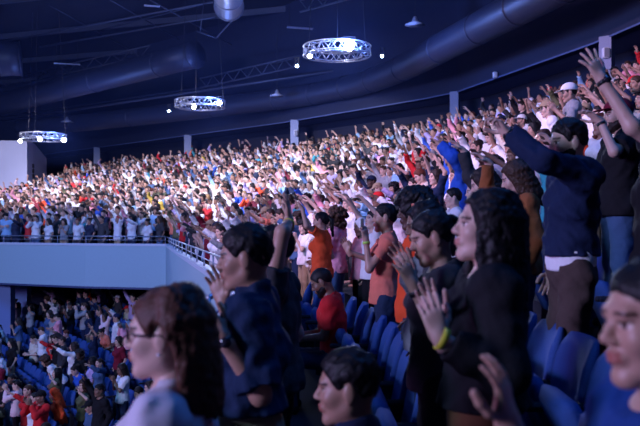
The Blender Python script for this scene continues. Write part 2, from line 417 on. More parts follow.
def hair_mesh(style, h=.0075, seed=0, L=.3, male=False):
    """Hair in the head's own frame (face +x, left +y, up +z, origin mid head)."""
    rg = random.Random(seed + 5); s = SDF()
    infl = {'buzz': .004, 'short': .003, 'crop': .004, 'bun': .007, 'pony': .007, 'long': .017, 'straight': .014, 'curly': .03, 'afro': .05, 'bob': .018, 'cap': .008, 'hood': .02, 'tucked': .012}[style]
    s.ell((-.014, 0, .034), V(.099, .077, .093) + infl, None, .02)
    def line(X, Y, Z):
        e = np.interp(X, [-.13, -.10, -.05, -.028, -.010, .012, .018, .03, .055, .085, .12], [-.09, -.085, -.045, -.012, .030, .026, -.006, -.008, .034, .068, .085]).astype(np.float32)
        d = .8 * (e - Z)
        return np.minimum(d, X + .045) if style == 'tucked' else d
    if style in ('buzz', 'short', 'crop', 'bun', 'pony', 'cap'):
        if style in ('short', 'crop'): s.ell((-.006, 0, .056), (.096, .078, .082), None, .03)
        s.soft(line, .028)
        if style in ('short', 'crop'): s.noise(.005, 85, seed)
        elif style != 'buzz': s.noise(.004, 90, seed)
        if style == 'crop':
            for i in range(26):
                a = rg.uniform(-1.3, 1.3); s.cap((.03 + .04 * math.cos(a), .06 * math.sin(a), .115), (.075 + .03 * math.cos(a), .075 * math.sin(a), .098 + rg.uniform(0, .02)), .016, .009, .01)
    if style == 'bun':
        v1 = s.mesh(h); b = SDF().ell((-.125, 0, .075), (.048, .052, .045)).noise(.008, 90, seed); return join([v1, b.mesh(h)])
    if style == 'pony':
        v1 = s.mesh(h); b = SDF().cap((-.115, 0, .05), (-.15, 0, .0), .025, .032, .02).cap((-.15, 0, .0), (-.145, .01, -.2), .034, .014, .02).noise(.007, 70, seed); return join([v1, b.mesh(h)])
    if style in ('curly', 'afro'):
        rad = .116 if style == 'curly' else .115
        for i in range(170):
            az = rg.uniform(0, 6.283); z = rg.uniform(-.75 if style == 'curly' else -.35, 1)
            c = math.sqrt(1 - z * z); x, y = c * math.cos(az), c * math.sin(az)
            if x > .45 and z < .42: continue
            k = rad * rg.uniform(.9, 1.15); drop = -.07 if (style == 'curly' and z < -.1) else 0
            s.ell((-.02 + x * k * 1.05, y * k, .03 + z * k + drop), [rg.uniform(.022, .034)] * 3, None, .012)
        s.soft(lambda X, Y, Z: np.minimum(np.minimum(X - .045, .062 - Z), .075 - np.abs(Y)) * 1.0, .02)
        s.noise(.006, 110, seed)
    if style in ('long', 'straight', 'bob', 'hood', 'tucked'):
        a0 = 98 if style == 'tucked' else 62; n = 64; wavy = {'tucked': .010, 'long': .016, 'straight': .004, 'bob': .007, 'hood': 0}[style]
        for i in range(n):
            az = math.radians(a0 + (360 - 2 * a0) * (i + .5) / n) + rg.uniform(-.03, .03); fr = abs(math.pi - az) / 2.06   # 0 at the nape, 1 at the temples
            ca, sa = math.cos(az), math.sin(az); l = L * rg.uniform(.86, 1.08) * (1 - .12 * fr)
            rx, ry = .100 + infl * .6, .083 + infl * .6; ph = rg.uniform(0, 6.28)
            p = V(-.012 + .6 * rx * ca, .6 * ry * sa, .115); q = V(-.014 + rx * ca, ry * sa, .045); r0 = rg.uniform(.013, .019)
            s.cap(p, q, r0, r0, .02); m = 6; o = q
            for j in range(1, m + 1):
                t = j / m; w = wavy * math.sin(ph + t * 9); out_ = 1 + .10 * math.sin(t * 2.6) + (.2 * t if style == 'long' else 0)
                nx = -.014 + rx * ca * out_ - .02 * t; ny = ry * sa * out_
                e = V(nx + w * -sa - (.025 * t if fr > .6 else 0), ny + w * ca, .045 - l * t)
                s.cap(o, e, r0 * (1.05 - .45 * (t - 1 / m)), r0 * (1.05 - .45 * t), .012); o = e
        s.soft(line, .022) if style == 'tucked' else s.soft(lambda X, Y, Z: np.minimum(np.minimum(X - .052 - .25 * np.maximum(Z, 0), .078 - Z), .085 - np.abs(Y)), .022)
        s.noise(.004, 120, seed)
    return s.mesh(h)
def cap_mesh(h=.007):
    s = SDF().ell((-.014, 0, .045), (.115, .094, .098)).fn(lambda X, Y, Z: .8 * (.035 + .2 * X - Z))
    v1 = s.mesh(h)
    b = SDF().ell((.125, 0, .058), (.085, .078, .020)).fn(lambda X, Y, Z: np.maximum(.085 - X, (.052 - .12 * (X - .1)) - Z)).plane((0, 0, .072), (.12, 0, 1))
    return join([v1, b.mesh(.005)])
def beard_mesh(h=.006):
    s = SDF().ell((.024, 0, -.037), (.072, .0655, .083), None, .02).cap((.0, .05, -.06), (.07, .012, -.104), .023, .022, .03).cap((.0, -.05, -.06), (.07, -.012, -.104), .023, .022, .03)
    s.fn(lambda X, Y, Z: Z + .045 - .35 * np.maximum(np.abs(Y) - .03, 0)).fn(lambda X, Y, Z: -X - .005)
    s.fn(lambda X, Y, Z: .012 - np.sqrt((Z + .057) ** 2 + np.maximum(np.abs(Y) - .016, 0) ** 2) - np.where(X > .08, 0, 1)).noise(.003, 130, 3)
    return s.mesh(h)
HAIR_CACHE = {}
def hair_data(style, seed=0, h=.0075, L=.3):
    k = (style, seed, h, L)
    if k not in HAIR_CACHE:
        v, q = cap_mesh() if style == 'capmesh' else (beard_mesh() if style == 'beard' else hair_mesh(style, h, seed, L))
        HAIR_CACHE[k] = fast_mesh('hair', v, q)
    return HAIR_CACHE[k]
def frame_matrix(b):
    F, C, hs = b['F'], b['C'], b['hs']
    M = Matrix.Identity(4)
    for i in range(3):
        for j in range(3): M[i][j] = F[j][i] * hs
        M[i][3] = C[i]
    return M
def part_from(name, data, mat, root, M=None, label=None):
    me = data if isinstance(data, bpy.types.Mesh) else fast_mesh(name, *data[:2])
    if not me.materials: me.materials.append(None)
    o = bpy.data.objects.new(name, me); o.material_slots[0].link = 'OBJECT'; o.material_slots[0].material = mat
    if M is not None: o.matrix_local = M
    link(o, root)
    if label: o['label'] = label
    return o
def band(b, sgn, t, r, w, mat, name, root, th=.004):
    """a strap around the forearm at the fraction t from elbow to wrist"""
    a = b['A'][sgn]; ax = unit(a['W'] - a['E']); c = a['E'] + (a['W'] - a['E']) * t; m = MB()
    prof = [(r + .001, -w / 2), (r + th, -w / 2 + .001), (r + th, w / 2 - .001), (r + .001, w / 2)]
    e1 = unit(np.cross(ax, V(0.3, .2, 1))); e2 = np.cross(ax, e1); n = 24; vs = []; fs = []
    for i in range(n):
        an = 6.2832 * i / n
        for rr, zz in prof: vs.append(c + (e1 * math.cos(an) + e2 * math.sin(an)) * rr + ax * zz)
    for i in range(n):
        j = (i + 1) % n
        for k in range(4): fs.append([i * 4 + k, j * 4 + k, j * 4 + (k + 1) % 4, i * 4 + (k + 1) % 4])
    m.add(vs, fs); return m.build(name, mat, root, True)
# ------------------------------------------------------------------ the place
# front and back edges of the balcony, matching points, in plan
F_ = np.array([(-.45, -3), (-.6, 6), (-.75, 8), (-1.15, 10), (-3.2, 18.8), (-4.9, 26.2), (-5.3, 28), (-8.4, 28.8), (-13.2, 31), (-19, 34), (-26, 38)], float)
B_ = np.array([(9.4, -3), (9.4, 7), (9.4, 12), (9.0, 17), (7.9, 23), (5.4, 31.5), (4.3, 33.2), (-2, 41), (-12, 51), (-22, 61), (-34, 72)], float)
SMID = 6.0                                           # index of the corner
def lerpP(A, s):
    i = int(min(max(math.floor(s), 0), len(A) - 2)); return A[i] + (A[i + 1] - A[i]) * (s - i)
EDGE = [0.0] + [(1.2 + k * .8769) / 9.969 for k in range(11)]
ZN = [-1.73, -1.52, -1.20, -.80, -.30, .15, .60, 1.05, 1.50, 1.95, 2.40]
NF = 26
def zfar(t): return -1.40 + 4.0 * t
def zrow(r, s):                                     # tread height of row r (1..11), eye relative
    k = min(max((s - 3) / 3, 0), 1); k = k * k * (3 - 2 * k)
    tm = (EDGE[r - 1] + EDGE[r]) / 2
    return ZN[r - 1] * (1 - k) + zfar(tm) * k
def plan(s, t): return lerpP(F_, s) * (1 - t) + lerpP(B_, s) * t
dark_floor = simple('carpet dark', (.015, .017, .03), .95, bump=.3, scale=80)
def loft(name, s_list, edges, zf, kind='structure'):
    v = []; f = []; n = len(s_list)
    for r in range(1, len(edges)):
        b = len(v)
        for s in s_list:
            p0 = plan(s, edges[r - 1]); p1 = plan(s, edges[r]); z = zf(r, s) + EZ; zb = (zf(r - 1, s) if r > 1 else zf(r, s) - .5) + EZ
            v += [(*p0, zb), (*p0, z), (*p1, z)]
        for i in range(n - 1):
            a, c = b + i * 3, b + (i + 1) * 3
            f += [[a, a + 1, c + 1, c], [a + 1, a + 2, c + 2, c + 1]]
    o = mesh_obj(name, v, f, dark_floor, None, False); return tag(o, kind=kind)
tag(loft('floor', np.linspace(0, SMID, 49), EDGE, zrow), 'dark stepped floor of the balcony rows')
tag(loft('floor', np.linspace(SMID, 10, 33), list(np.linspace(0, 1, NF + 1)), lambda r, s: zfar((r - .5) / NF)), 'dark stepped floor of the far balcony block')

def strip(name, pts, prof, mat, closed_prof=True, smooth=False, parent=None):
    """sweep a cross-section [(outward, z)] along a plan polyline; outward is to the left of the walking direction"""
    pts = [np.array(p, float) for p in pts]; m = len(prof); v = []; f = []
    for i, p in enumerate(pts):
        a = pts[max(i - 1, 0)]; b = pts[min(i + 1, len(pts) - 1)]
        d0 = unit(p - a) if i else unit(b - p); d1 = unit(b - p) if i < len(pts) - 1 else d0
        n0 = V(-d0[1], d0[0]); n1 = V(-d1[1], d1[0]); n = unit(n0 + n1); n = n / max(n @ n0, .3)
        for o, z in prof: v.append((p[0] + n[0] * o, p[1] + n[1] * o, z + EZ))
    for i in range(len(pts) - 1):
        for k in range(m if closed_prof else m - 1):
            j = (k + 1) % m; f.append([i * m + k, (i + 1) * m + k, (i + 1) * m + j, i * m + j])
    if closed_prof: f += [list(range(m)), [(len(pts) - 1) * m + k for k in range(m - 1, -1, -1)]]
    return mesh_obj(name, v, f, mat, parent, smooth)
wallblue = simple('painted parapet', (.36, .53, .60), .7, bump=.06, scale=14, vary=.05)
ledge_m = simple('parapet ledge', (.58, .65, .76), .5)
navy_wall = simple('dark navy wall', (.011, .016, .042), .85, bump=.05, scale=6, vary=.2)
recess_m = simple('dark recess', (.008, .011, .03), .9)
metal_l = simple('pale column paint', (.25, .29, .42), .6)
steel = simple('dark steel', (.07, .08, .12), .5, .3)
alu = simple('aluminium', (.42, .46, .55), .4, .7)
blackm = simple('black metal', (.012, .012, .016), .45, .3)
FP = [tuple(p) for p in F_]
tag(strip('wall_front', FP, [(0, -.72), (.10, -.72), (.10, -2.22), (0, -2.22)], wallblue), kind='structure')
tag(strip('trim_1', FP, [(-.05, -.66), (.12, -.66), (.12, -.74), (-.05, -.74)], ledge_m), kind='structure')
tag(strip('trim_2', FP, [(-.01, -2.20), (.12, -2.20), (.12, -2.27), (-.01, -2.27)], simple('parapet foot', (.05, .07, .16), .6)), kind='structure')
# slab under the balcony
v = []; f = []
for i in range(len(F_)):
    p0 = F_[i]; p1 = F_[i] + unit(B_[i] - F_[i]) * 9
    v += [(*p0, EZ - 2.2), (*p1, EZ - 2.2 + (.0))]
for i in range(len(F_) - 1): f.append([i * 2, i * 2 + 1, i * 2 + 3, i * 2 + 2])
tag(mesh_obj('ceiling', v, f, simple('soffit', (.03, .035, .07), .9), None, False), kind='structure')
# back wall above the last row, the recess behind it, its ledge line
BP = [tuple(p) for p in B_]
ZS = 5.2
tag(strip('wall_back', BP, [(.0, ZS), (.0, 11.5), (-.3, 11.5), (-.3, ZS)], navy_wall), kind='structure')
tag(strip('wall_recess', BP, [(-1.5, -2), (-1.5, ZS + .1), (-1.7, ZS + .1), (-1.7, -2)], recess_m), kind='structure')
tag(strip('trim_3', BP, [(.05, ZS - .0), (.05, ZS + .05), (-1.6, ZS + .05), (-1.6, ZS - .0)], simple('soffit edge', (.08, .11, .24), .6)), kind='structure')
ceil_m = simple('black ceiling deck', (.006, .008, .018), .95, bump=.3, scale=3)
tag(mesh_obj('ceiling', [(-60, -8, EZ + 11.2), (14, -8, EZ + 11.2), (14, 80, EZ + 11.2), (-60, 80, EZ + 11.2)], [[0, 3, 2, 1]], ceil_m, None, False), kind='structure')
def on_back(px):                                    # where the ray of a picture column meets the back edge
    k = (px - HX) / FPX; best = None
    for i in range(len(B_) - 1):
        a, b = B_[i], B_[i + 1]; den = (b[0] - a[0]) - k * (b[1] - a[1])
        if abs(den) < 1e-9: continue
        t = (k * a[1] - a[0]) / den
        if 0 <= t <= 1: best = a + (b - a) * t
    return best
for px in (97, 188, 295, 455, 607):
    p = on_back(px); dr = unit(V(-p[0] - 6, 4 - p[1])); w = .34 if px > 400 else .40
    mb = MB().box((p[0], p[1], EZ + 2.9), (w, .35, 4.7), math.atan2(dr[1], dr[0]) + math.pi / 2)
    tag(mb.build('column', metal_l), 'pale square column under the edge of the dark wall', kind='structure')
# speakers and small lights fixed at the columns and on the dark wall
for px, py, lab in ((294, 133, 'small white speaker fixed to the column in the middle of the far wall'), (604, 53, 'small white speaker fixed to the column behind the raised open hand')):
    p = on_back(px); d = p[1] - .35; q = at(px + 2, py, d); t = empty('wall_speaker', q, 0); tag(t, lab, 'speaker')
    MB().box((0, 0, 0), (.2, .16, .3), 0, .03).build('cabinet', simple('white plastic', (.7, .72, .78), .5), t)
    MB().box((0, -.085, 0), (.15, .012, .24), 0, .004).build('grille', simple('grey grille', (.25, .26, .3), .7), t)
p = on_back(495); q = at(495, 75, p[1] - .25); t = empty('emergency_light', q); tag(t, 'small pale emergency light on the bare dark wall', 'wall light')
MB().box((0, 0, 0), (.16, .16, .22), 0, .03).build('housing', simple('white plastic', (.7, .72, .78), .5), t)
MB().tube([(0, -.08, .02), (0, -.12, 0)], .05, 12).build('lamp', simple('pale lens', (.8, .8, .85), .3), t)
# white side wall at the far end
pw = simple('pale lilac wall', (.42, .45, .60), .75, vary=.04, scale=3)
a0 = at(27, 143, 47.0); a1 = at(41, 143, 49.5)
mb = MB().add([(-40, 44.5, EZ - 2), (a0[0], a0[1], EZ - 2), (a0[0], a0[1], EZ + 4.95), (-40, 44.5, EZ + 4.95), (-40, 45.5, EZ - 2), (a0[0], a0[1] + 1, EZ - 2), (a0[0], a0[1] + 1, EZ + 4.95), (-40, 45.5, EZ + 4.95)],
              [[0, 1, 2, 3], [5, 4, 7, 6], [3, 2, 6, 7], [1, 5, 6, 2]])
tag(mb.build('wall_side', pw), 'pale wall at the far end of the balcony', kind='structure')
z1 = EZ + 4.6
mb = MB().add([(a0[0], a0[1] + .3, EZ - 2), (a1[0], a1[1], EZ - 2), (a1[0], a1[1], z1 - .4), (a0[0], a0[1] + .3, z1 + .3), (a0[0], a0[1] + 1.3, EZ - 2), (a1[0], a1[1] + 1, EZ - 2), (a1[0], a1[1] + 1, z1 - .4), (a0[0], a0[1] + 1.3, z1 + .3)],
              [[0, 1, 2, 3], [5, 4, 7, 6], [3, 2, 6, 7], [1, 5, 6, 2]])
tag(mb.build('wall_return', simple('grey lilac wall', (.36, .39, .55), .75)), kind='structure')
q = at(31, 171, 48.0); t = empty('line_speaker', q); tag(t, 'narrow dark speaker hanging on the pale end wall', 'speaker')
for k in range(3): MB().box((0, 0, .3 - .3 * k), (.3, .3, .27), 0, .03).build('cabinet', blackm, t)
MB().tube([(0, 0, .45), (0, .1, .9)], .03, 6).build('bracket', blackm, t)
# rails on the parapet
def rail_run(name, label, pts, h, step, group):
    t = empty(name, (*pts[0], EZ - .66)); tag(t, label, 'railing'); o0 = V(*pts[0])
    L = [(p[0] - o0[0], p[1] - o0[1]) for p in pts]
    MB().tube([(x, y, h) for x, y in L], .017, 8).build('top_rail', alu, t, True)
    MB().tube([(x, y, h * .5) for x, y in L], .009, 6).build('middle_rail', alu, t, True)
    post = None; acc = 0.0
    for i in range(len(L) - 1):
        a, b = V(*L[i]), V(*L[i + 1]); n = max(1, round(np.linalg.norm(b - a) / step))
        for k in range(n):
            p = a + (b - a) * (k / n)
            if post is None:
                post = MB().tube([(0, 0, 0), (0, 0, h)], .014, 8).build('post', alu, t, True); post.location = (*p, 0)
            else:
                c = post.copy(); c.location = (*p, 0); link(c, t)
def off(P, d):                                      # move a run of F points sideways
    return [(p[0] + d, p[1]) for p in P]
inner = [tuple(F_[1] + V(-.04, -1.4)), tuple(F_[1] + V(-.04, 0)), tuple(F_[2] + V(-.04, 0)), tuple(F_[3] + V(-.04, 0)), tuple(F_[4] + V(-.04, 0)), tuple(F_[5] + V(-.04, 0)), tuple(F_[6] + V(-.05, -.1))]
rail_run('guard_rail', 'metal guard rail along the ledge running away beside the front row', inner, .24, 1.5, None)
rail_run('guard_rail', 'metal guard rail along the far parapet in front of the crowd', [tuple(F_[6] + V(-.1, -.08)), tuple(F_[7] + V(0, -.08)), tuple(F_[8] + V(0, -.08)), tuple(F_[9] + V(0, -.08))], .26, 1.5, None)

# ------------------------------------------------------------------ ceiling services
duct_m = simple('galvanised duct', (.26, .29, .38), .5, .35, bump=.1, scale=5)
duct_d = simple('dark painted duct', (.028, .034, .065), .5, .2, bump=.1, scale=5)
def curve_pts(P, n=8):
    P = [V(*p) for p in P]; out = []
    for i in range(len(P) - 1):
        p0, p1, p2, p3 = P[max(i - 1, 0)], P[i], P[i + 1], P[min(i + 2, len(P) - 1)]
        for k in range(n):
            t = k / n; out.append(.5 * ((2 * p1) + (-p0 + p2) * t + (2 * p0 - 5 * p1 + 4 * p2 - p3) * t * t + (-p0 + 3 * p1 - 3 * p2 + p3) * t ** 3))
    out.append(P[-1]); return out
def duct(label, P, r, mat, nb, endcap=None):
    pts = curve_pts(P) if len(P) > 2 else [V(*P[0]) + (V(*P[1]) - V(*P[0])) * k / 8 for k in range(9)]
    t = empty('air_duct', pts[0]); tag(t, label, 'duct', 'ventilation ducts under the ceiling'); o = pts[0]
    MB().tube([p - o for p in pts], r, 24).build('duct_body', mat, t, True)
    step = max(1, len(pts) // nb)
    for i in range(step // 2, len(pts) - 1, step):
        d = unit(pts[i + 1] - pts[i]); MB().tube([pts[i] - o - d * .04, pts[i] - o + d * .04], r + .03, 24).build('joint_band', mat, t, True)
    if endcap is not None:
        e = pts[endcap] - o; nb_ = unit(pts[endcap] - pts[1 if endcap == 0 else -2])
        MB().tube([e, e + nb_ * .05], r + .05, 24).build('end_flange', mat, t, True)
def A(px, py, d): return tuple(at(px, py, d))
def zpt(px, py, z):                                 # pixel on a level z above the eye
    return tuple(at(px, py, FPX * z / (HY - py)))
duct('long dark ventilation duct curving along the back wall', [zpt(20, 128, 6.3), zpt(100, 121, 6.3), zpt(250, 103, 6.3), zpt(330, 91, 6.3), zpt(387, 75, 6.3), zpt(460, 38, 6.3), zpt(540, -4, 6.3), zpt(640, -60, 6.3)], .52, duct_d, 14)
duct('long dark duct crossing the ceiling above the far crowd', [A(-30, 112, 50), A(195, 55, 38)], .62, duct_d, 4, -1)
duct('short wide duct with open round end at the ceiling', [A(-60, 60, 40), A(20, 59, 41)], .85, duct_d, 2, -1)
duct('pale duct pointing forward from the ceiling', [A(221, -140, 17), A(229, 6, 30)], .52, duct_m, 4, -1)
# steel beams and hung pipes
n_beam = 0
for (p, q, r) in ((A(0, 42, 46), A(213, 2, 36), .05), (A(40, 47, 46), A(215, 17, 38), .05), (A(0, 121, 52), A(395, 62, 36), .07), (A(0, 117, 54), A(240, 82, 44), .05), (A(200, 33, 36), A(204, 0, 36), .025), (A(100, 30, 44), A(260, -10, 34), .03),
                  (A(196, 31, 36), A(216, 38, 36), .03), (A(216, 38, 36), A(240, 12, 34), .03), (A(240, 65, 44), A(480, 6, 32), .05), (A(235, 72, 44), A(470, 18, 32), .05), (A(110, 0, 38), A(180, 40, 46), .03), (A(150, 0, 36), A(250, 55, 46), .03), (A(40, 0, 40), A(130, 50, 50), .03)):
    tag(MB().tube([p, q], r, 6).build('ceiling_beam', steel, None, True), kind='structure')
for k in range(7):
    y = 33 + 6.4 * k
    tag(MB().box((-16, y, EZ + 11.0), (56, .12, .3), -.34).build('ceiling_beam', steel), kind='structure')
# lattice walkway under the ceiling
def lattice(a, b, hgt, n):
    a, b = V(*a), V(*b); m = MB(); up = V(0, 0, hgt)
    m.tube([a, b], .04, 6); m.tube([a + up, b + up], .04, 6)
    for i in range(n):
        p = a + (b - a) * i / n; q = a + (b - a) * (i + 1) / n; m.tube([p, q + up] if i % 2 else [p + up, q], .025, 5)
    return m
t = tag(lattice(A(200, 88, 42), A(300, 66, 38), .5, 14).build('lattice_truss', steel, None, True), 'dark lattice truss under the ceiling, below and right of the pale duct', 'truss')
t = tag(lattice(A(300, 12, 34), A(420, -20, 30), .5, 14).build('lattice_truss', steel, None, True), 'dark lattice truss at the top of the ceiling above the big ring', 'truss')
t = tag(lattice(A(0, 88, 50), A(150, 55, 42), .5, 18).build('lattice_truss', steel, None, True), 'dark lattice truss beside the long duct', 'truss')

# ------------------------------------------------------------------ ring trusses with moving heads
lens_on = simple('lamp lens lit', (1, 1, 1), .2, emit=(.82, .86, 1.0), es=90)
lens_soft = simple('small lamp lens lit', (1, 1, 1), .2, emit=(.6, .85, 1.0), es=45)
def ring(px, py, d, dia, label):
    c = at(px, py, d); t = empty('ring_truss', c); tag(t, label, 'truss', 'round lighting trusses')
    n = 40; Rr = dia / 2
    for rr, zz in ((Rr, .15), (Rr, -.15), (Rr - .28, .15), (Rr - .28, -.15)):
        MB().tube([(rr * math.cos(6.2832 * i / n), rr * math.sin(6.2832 * i / n), zz) for i in range(n)], .024, 6, True).build('chord_tube', alu, t, True)
    m = MB(); n = 28
    P = lambda rr, i, zz: (rr * math.cos(6.2832 * i / n), rr * math.sin(6.2832 * i / n), zz)
    for i in range(n):
        s = .15 if i % 2 else -.15
        m.tube([P(Rr, i, s), P(Rr, i + 1, -s)], .014, 5); m.tube([P(Rr - .28, i, -s), P(Rr - .28, i + 1, s)], .014, 5); m.tube([P(Rr, i, s), P(Rr - .28, i, s)], .014, 5)
    m.build('web_braces', alu, t, True)
    for k in range(3):
        an = 2.1 * k + .5; MB().tube([(Rr * math.cos(an), Rr * math.sin(an), .15), (Rr * math.cos(an) * .7, Rr * math.sin(an) * .7, EZ + 11.2 - c[2])], 0.010, 5).build('hanging_cable', blackm, t)
    return c
def lamp(px, py, d, r, label, hot=True):
    c = at(px, py, d); t = empty('stage_light', c); tag(t, label, 'stage light', 'stage lights at the ring trusses')
    to = unit(V(0, 1.0, EZ - 1) - c); T = lambda x: tuple(to * x)
    MB().tube([T(-.30), T(-.22), T(0)], [r * .6, r * 1.0, r * 1.12], 16).build('lamp_body', blackm, t, True)
    MB().tube([T(.001), T(.02)], r, 16).build('lens', lens_on if hot else lens_soft, t, True)
    e = V(r * 1.25, 0, 0); MB().tube([e + V(0, 0, -.05), e + V(0, 0, .3), -e + V(0, 0, .3), -e + V(0, 0, -.05)], .02, 6).build('yoke', blackm, t)
    return c
c1 = ring(337, 51, 27.3, 2.3, 'large ring truss with the brightest lamp, highest of the three')
c2 = ring(200, 104, 36.8, 2.3, 'ring truss with one bright lamp at its edge, middle of the three')
c3 = ring(43, 137, 41.8, 2.3, 'ring truss with three lamps, above the pale end wall')
LAMPS = [(349, 46, 26.4, .16, 'brightest lamp, hung in the highest ring truss', True), (310, 56, 26.6, .07, 'small lamp at the edge of the highest ring truss', True), (297, 66, 28, .05, 'small bluish lamp hanging left below the highest ring', False), (382, 56, 28, .05, 'small white lamp hanging off to the right of the highest ring', False),
         (219, 103, 36, .11, 'bright lamp at the right edge of the middle ring truss', True), (194, 107, 36, .085, 'bright lamp at the front of the middle ring truss', True), (169, 111, 37, .05, 'tiny bluish lamp left of the middle ring truss', False),
         (20, 141, 41, .085, 'lamp left of the ring truss over the pale wall', True), (40, 139, 41, .11, 'lamp in the centre of the ring truss over the pale wall', True), (64, 140, 41, .11, 'lamp right of the ring truss over the pale wall', True)]
for L_ in LAMPS: lamp(*L_)
def pendant(px, py, d, lab):
    c = at(px, py, d); t = empty('pendant_lamp', c); tag(t, lab, 'pendant lamp', 'unlit pendant lamps')
    MB().tube([(0, 0, .3), (0, 0, .12), (0, 0, 0)], [.05, .12, .36], 16).build('lamp_shade', simple('grey shade', (.3, .33, .42), .5), t, True)
    MB().tube([(0, 0, .3), (0, 0, 3)], .012, 5).build('cord', blackm, t)
pendant(67, 122, 47, 'unlit pendant lamp hanging above the first lamp ring')
pendant(277, 96, 38, 'unlit pendant lamp hanging below the truss near the middle of the ceiling')
pendant(415, 25, 28, 'unlit pendant lamp right of the brightest lamp')
for i, (px, py, d, w, lab) in enumerate(((300, 28, 33, 1.1, 'pale linear light bar left above the highest ring'), (67, 64, 44, 1.4, 'pale linear light bar on the dark ceiling over the long duct'), (152, 6, 36, .7, 'short pale light bar at the top edge of the ceiling'))):
    t = empty('light_bar', at(px, py, d), .3); tag(t, lab, 'light bar')
    MB().box((0, 0, 0), (w, .12, .06), 0, .012).build('housing', simple('pale housing', (.45, .5, .65), .5), t)
    for x in (-w * .4, w * .4): MB().tube([(x, 0, .03), (x, 0, 1.2)], .01, 5).build('hanger', blackm, t)

# ------------------------------------------------------------------ lower hall
GW = unit(V(.85, .53)); GL = V(-GW[1], GW[0])      # away from the stage; along the rows
PITCH = .98
def zlow(j): return .9 + .185 * (min(j, 9) - 5)            # tread height (world) of row j, w = j * PITCH
lowfloor = simple('lower hall carpet', (.018, .03, .075), .95, bump=.3, scale=60)
v = []; f = []
for j in range(-10, 22):
    w0, w1 = (j - .7) * PITCH, (j + .3) * PITCH; z0, z = zlow(j - 1), zlow(j); b = len(v)
    for l in (-5, 45):
        for w, zz in ((w0, z0), (w0, z), (w1, z)): p = GW * w + GL * l; v.append((p[0], p[1], zz))
    f += [[b, b + 1, b + 4, b + 3], [b + 1, b + 2, b + 5, b + 4]]
tag(mesh_obj('floor', v, f, lowfloor, None, False), 'dark blue stepped floor of the lower hall', kind='structure')
tag(MB().box((-12, 39, EZ - 4), (60, .3, 8)).build('wall_lower', simple('lower back wall', (.02, .025, .07), .9)), kind='structure')
for px, d in ((5, 31.5), (22, 34.5)):
    x = at(px, 0, d)[0]; tag(MB().box((x, d, EZ - 3.6), (.62, .5, 3.4)).build('pillar', simple('pillar tinted by light', (.16, .24, .5), .7)), 'square pillar under the far balcony', kind='structure')  # the blue light falling on the pillars is put into their colour

# ------------------------------------------------------------------ seats
seat_blue = simple('seat fabric blue', (.020, .072, .27), .85, bump=.3, scale=120, vary=.12)
shell_m = simple('seat shell', (.008, .010, .022), .8)
def make_seat():
    t = empty('auditorium_seat', (0, 0, 0))           # faces +x in its own frame, feet at z 0
    v = []; f = []; n = 12; prof = []
    for k in range(9):                                # padded back: rounded top, slight recline and hollow
        z = .40 + .46 * k / 8; prof.append((z, (.25, .262, .27, .272, .272, .272, .268, .252, .205)[k]))
    for side in (0, 1):
        for z, hw in prof:
            for i in range(n + 1):
                y = -hw + 2 * hw * i / n; hol = .05 * (y / .26) ** 2
                x = -.04 - (z - .4) * .22 + hol + (.045 if side else -.035) * min(1, 3.4 * math.sqrt(max(0, 1 - (y / (hw + .004)) ** 2))) * (1 if z < .80 else .75 if z < .84 else .35)
                v.append((x, y, z))
    m = n + 1; N = 9 * m
    for k in range(8):
        for i in range(n):
            a = k * m + i; f += [[a + N, a + 1 + N, a + m + 1 + N, a + m + N], [a, a + m, a + m + 1, a + 1]]
    for k in range(8): f += [[k * m, k * m + N, (k + 1) * m + N, (k + 1) * m], [k * m + n, (k + 1) * m + n, (k + 1) * m + n + N, k * m + n + N]]
    for i in range(n): f += [[i, i + 1, i + 1 + N, i + N], [8 * m + i, 8 * m + i + N, 8 * m + i + 1 + N, 8 * m + i + 1]]
    mesh_obj('backrest', v, f, seat_blue, t)
    M = Matrix.Rotation(R(-62), 4, 'Y')               # tipped up
    MB().box((.10, 0, .52), (.42, .46, .09), 0, .035, M).build('seat_cushion', seat_blue, t, True)
    arm = MB().box((.10, .28, .60), (.34, .055, .035), 0, .012).build('armrest', shell_m, t); c = arm.copy(); c.location = (0, -.56, 0); link(c, t)
    MB().box((.0, .28, .30), (.10, .03, .60), 0, .008).box((.0, -.28, .30), (.10, .03, .60), 0, .008).box((-.02, 0, .38), (.06, .56, .06), 0, .01).build('stand', shell_m, t)
    return t
seat0 = make_seat(); seat_used = [False]
def copy_tree(o, parent=None):
    c = o.copy(); COL.objects.link(c)
    if parent is not None: c.parent = parent
    for ch in o.children: copy_tree(ch, c)
    return c
def place_seat(x, y, z, ang, label, group):
    o = seat0 if not seat_used[0] else copy_tree(seat0)
    seat_used[0] = True; o.location = (x, y, z); o.rotation_euler = (0, 0, ang); tag(o, label, 'seat', group)
    if 'front' in group or 'balcony' in group: o.scale = (1, 1, 1.12)
    return o
ORD = 'zeroth first second third fourth fifth sixth seventh eighth ninth tenth eleventh twelfth thirteenth fourteenth fifteenth sixteenth seventeenth eighteenth nineteenth twentieth'.split()
k = 0
for i in range(14):                                   # first row, running away from the camera
    y = 3.35 + .56 * i; s = 1 + (y - 6) / 2 if y > 6 else (y + 3) / 9
    if y > 8: s = 2 + (y - 8) / 2
    if y > 10: s = 3 + (y - 10) / 8.8
    x = lerpP(F_, s)[0] + 1.06; k += 1
    place_seat(x, y, EZ + ZN[0], R(178), f'blue padded seat, {ORD[k]} back from the dark haired man in front, in the front row', 'seats of the front balcony row')
k = 0
for i in range(9):
    y = 2.9 + .55 * i; k += 1
    place_seat(1.21, y, EZ + ZN[1], R(178), f'blue padded seat in the second row, {ORD[k]} along it from the camera', 'seats of the second balcony row')
k = 0
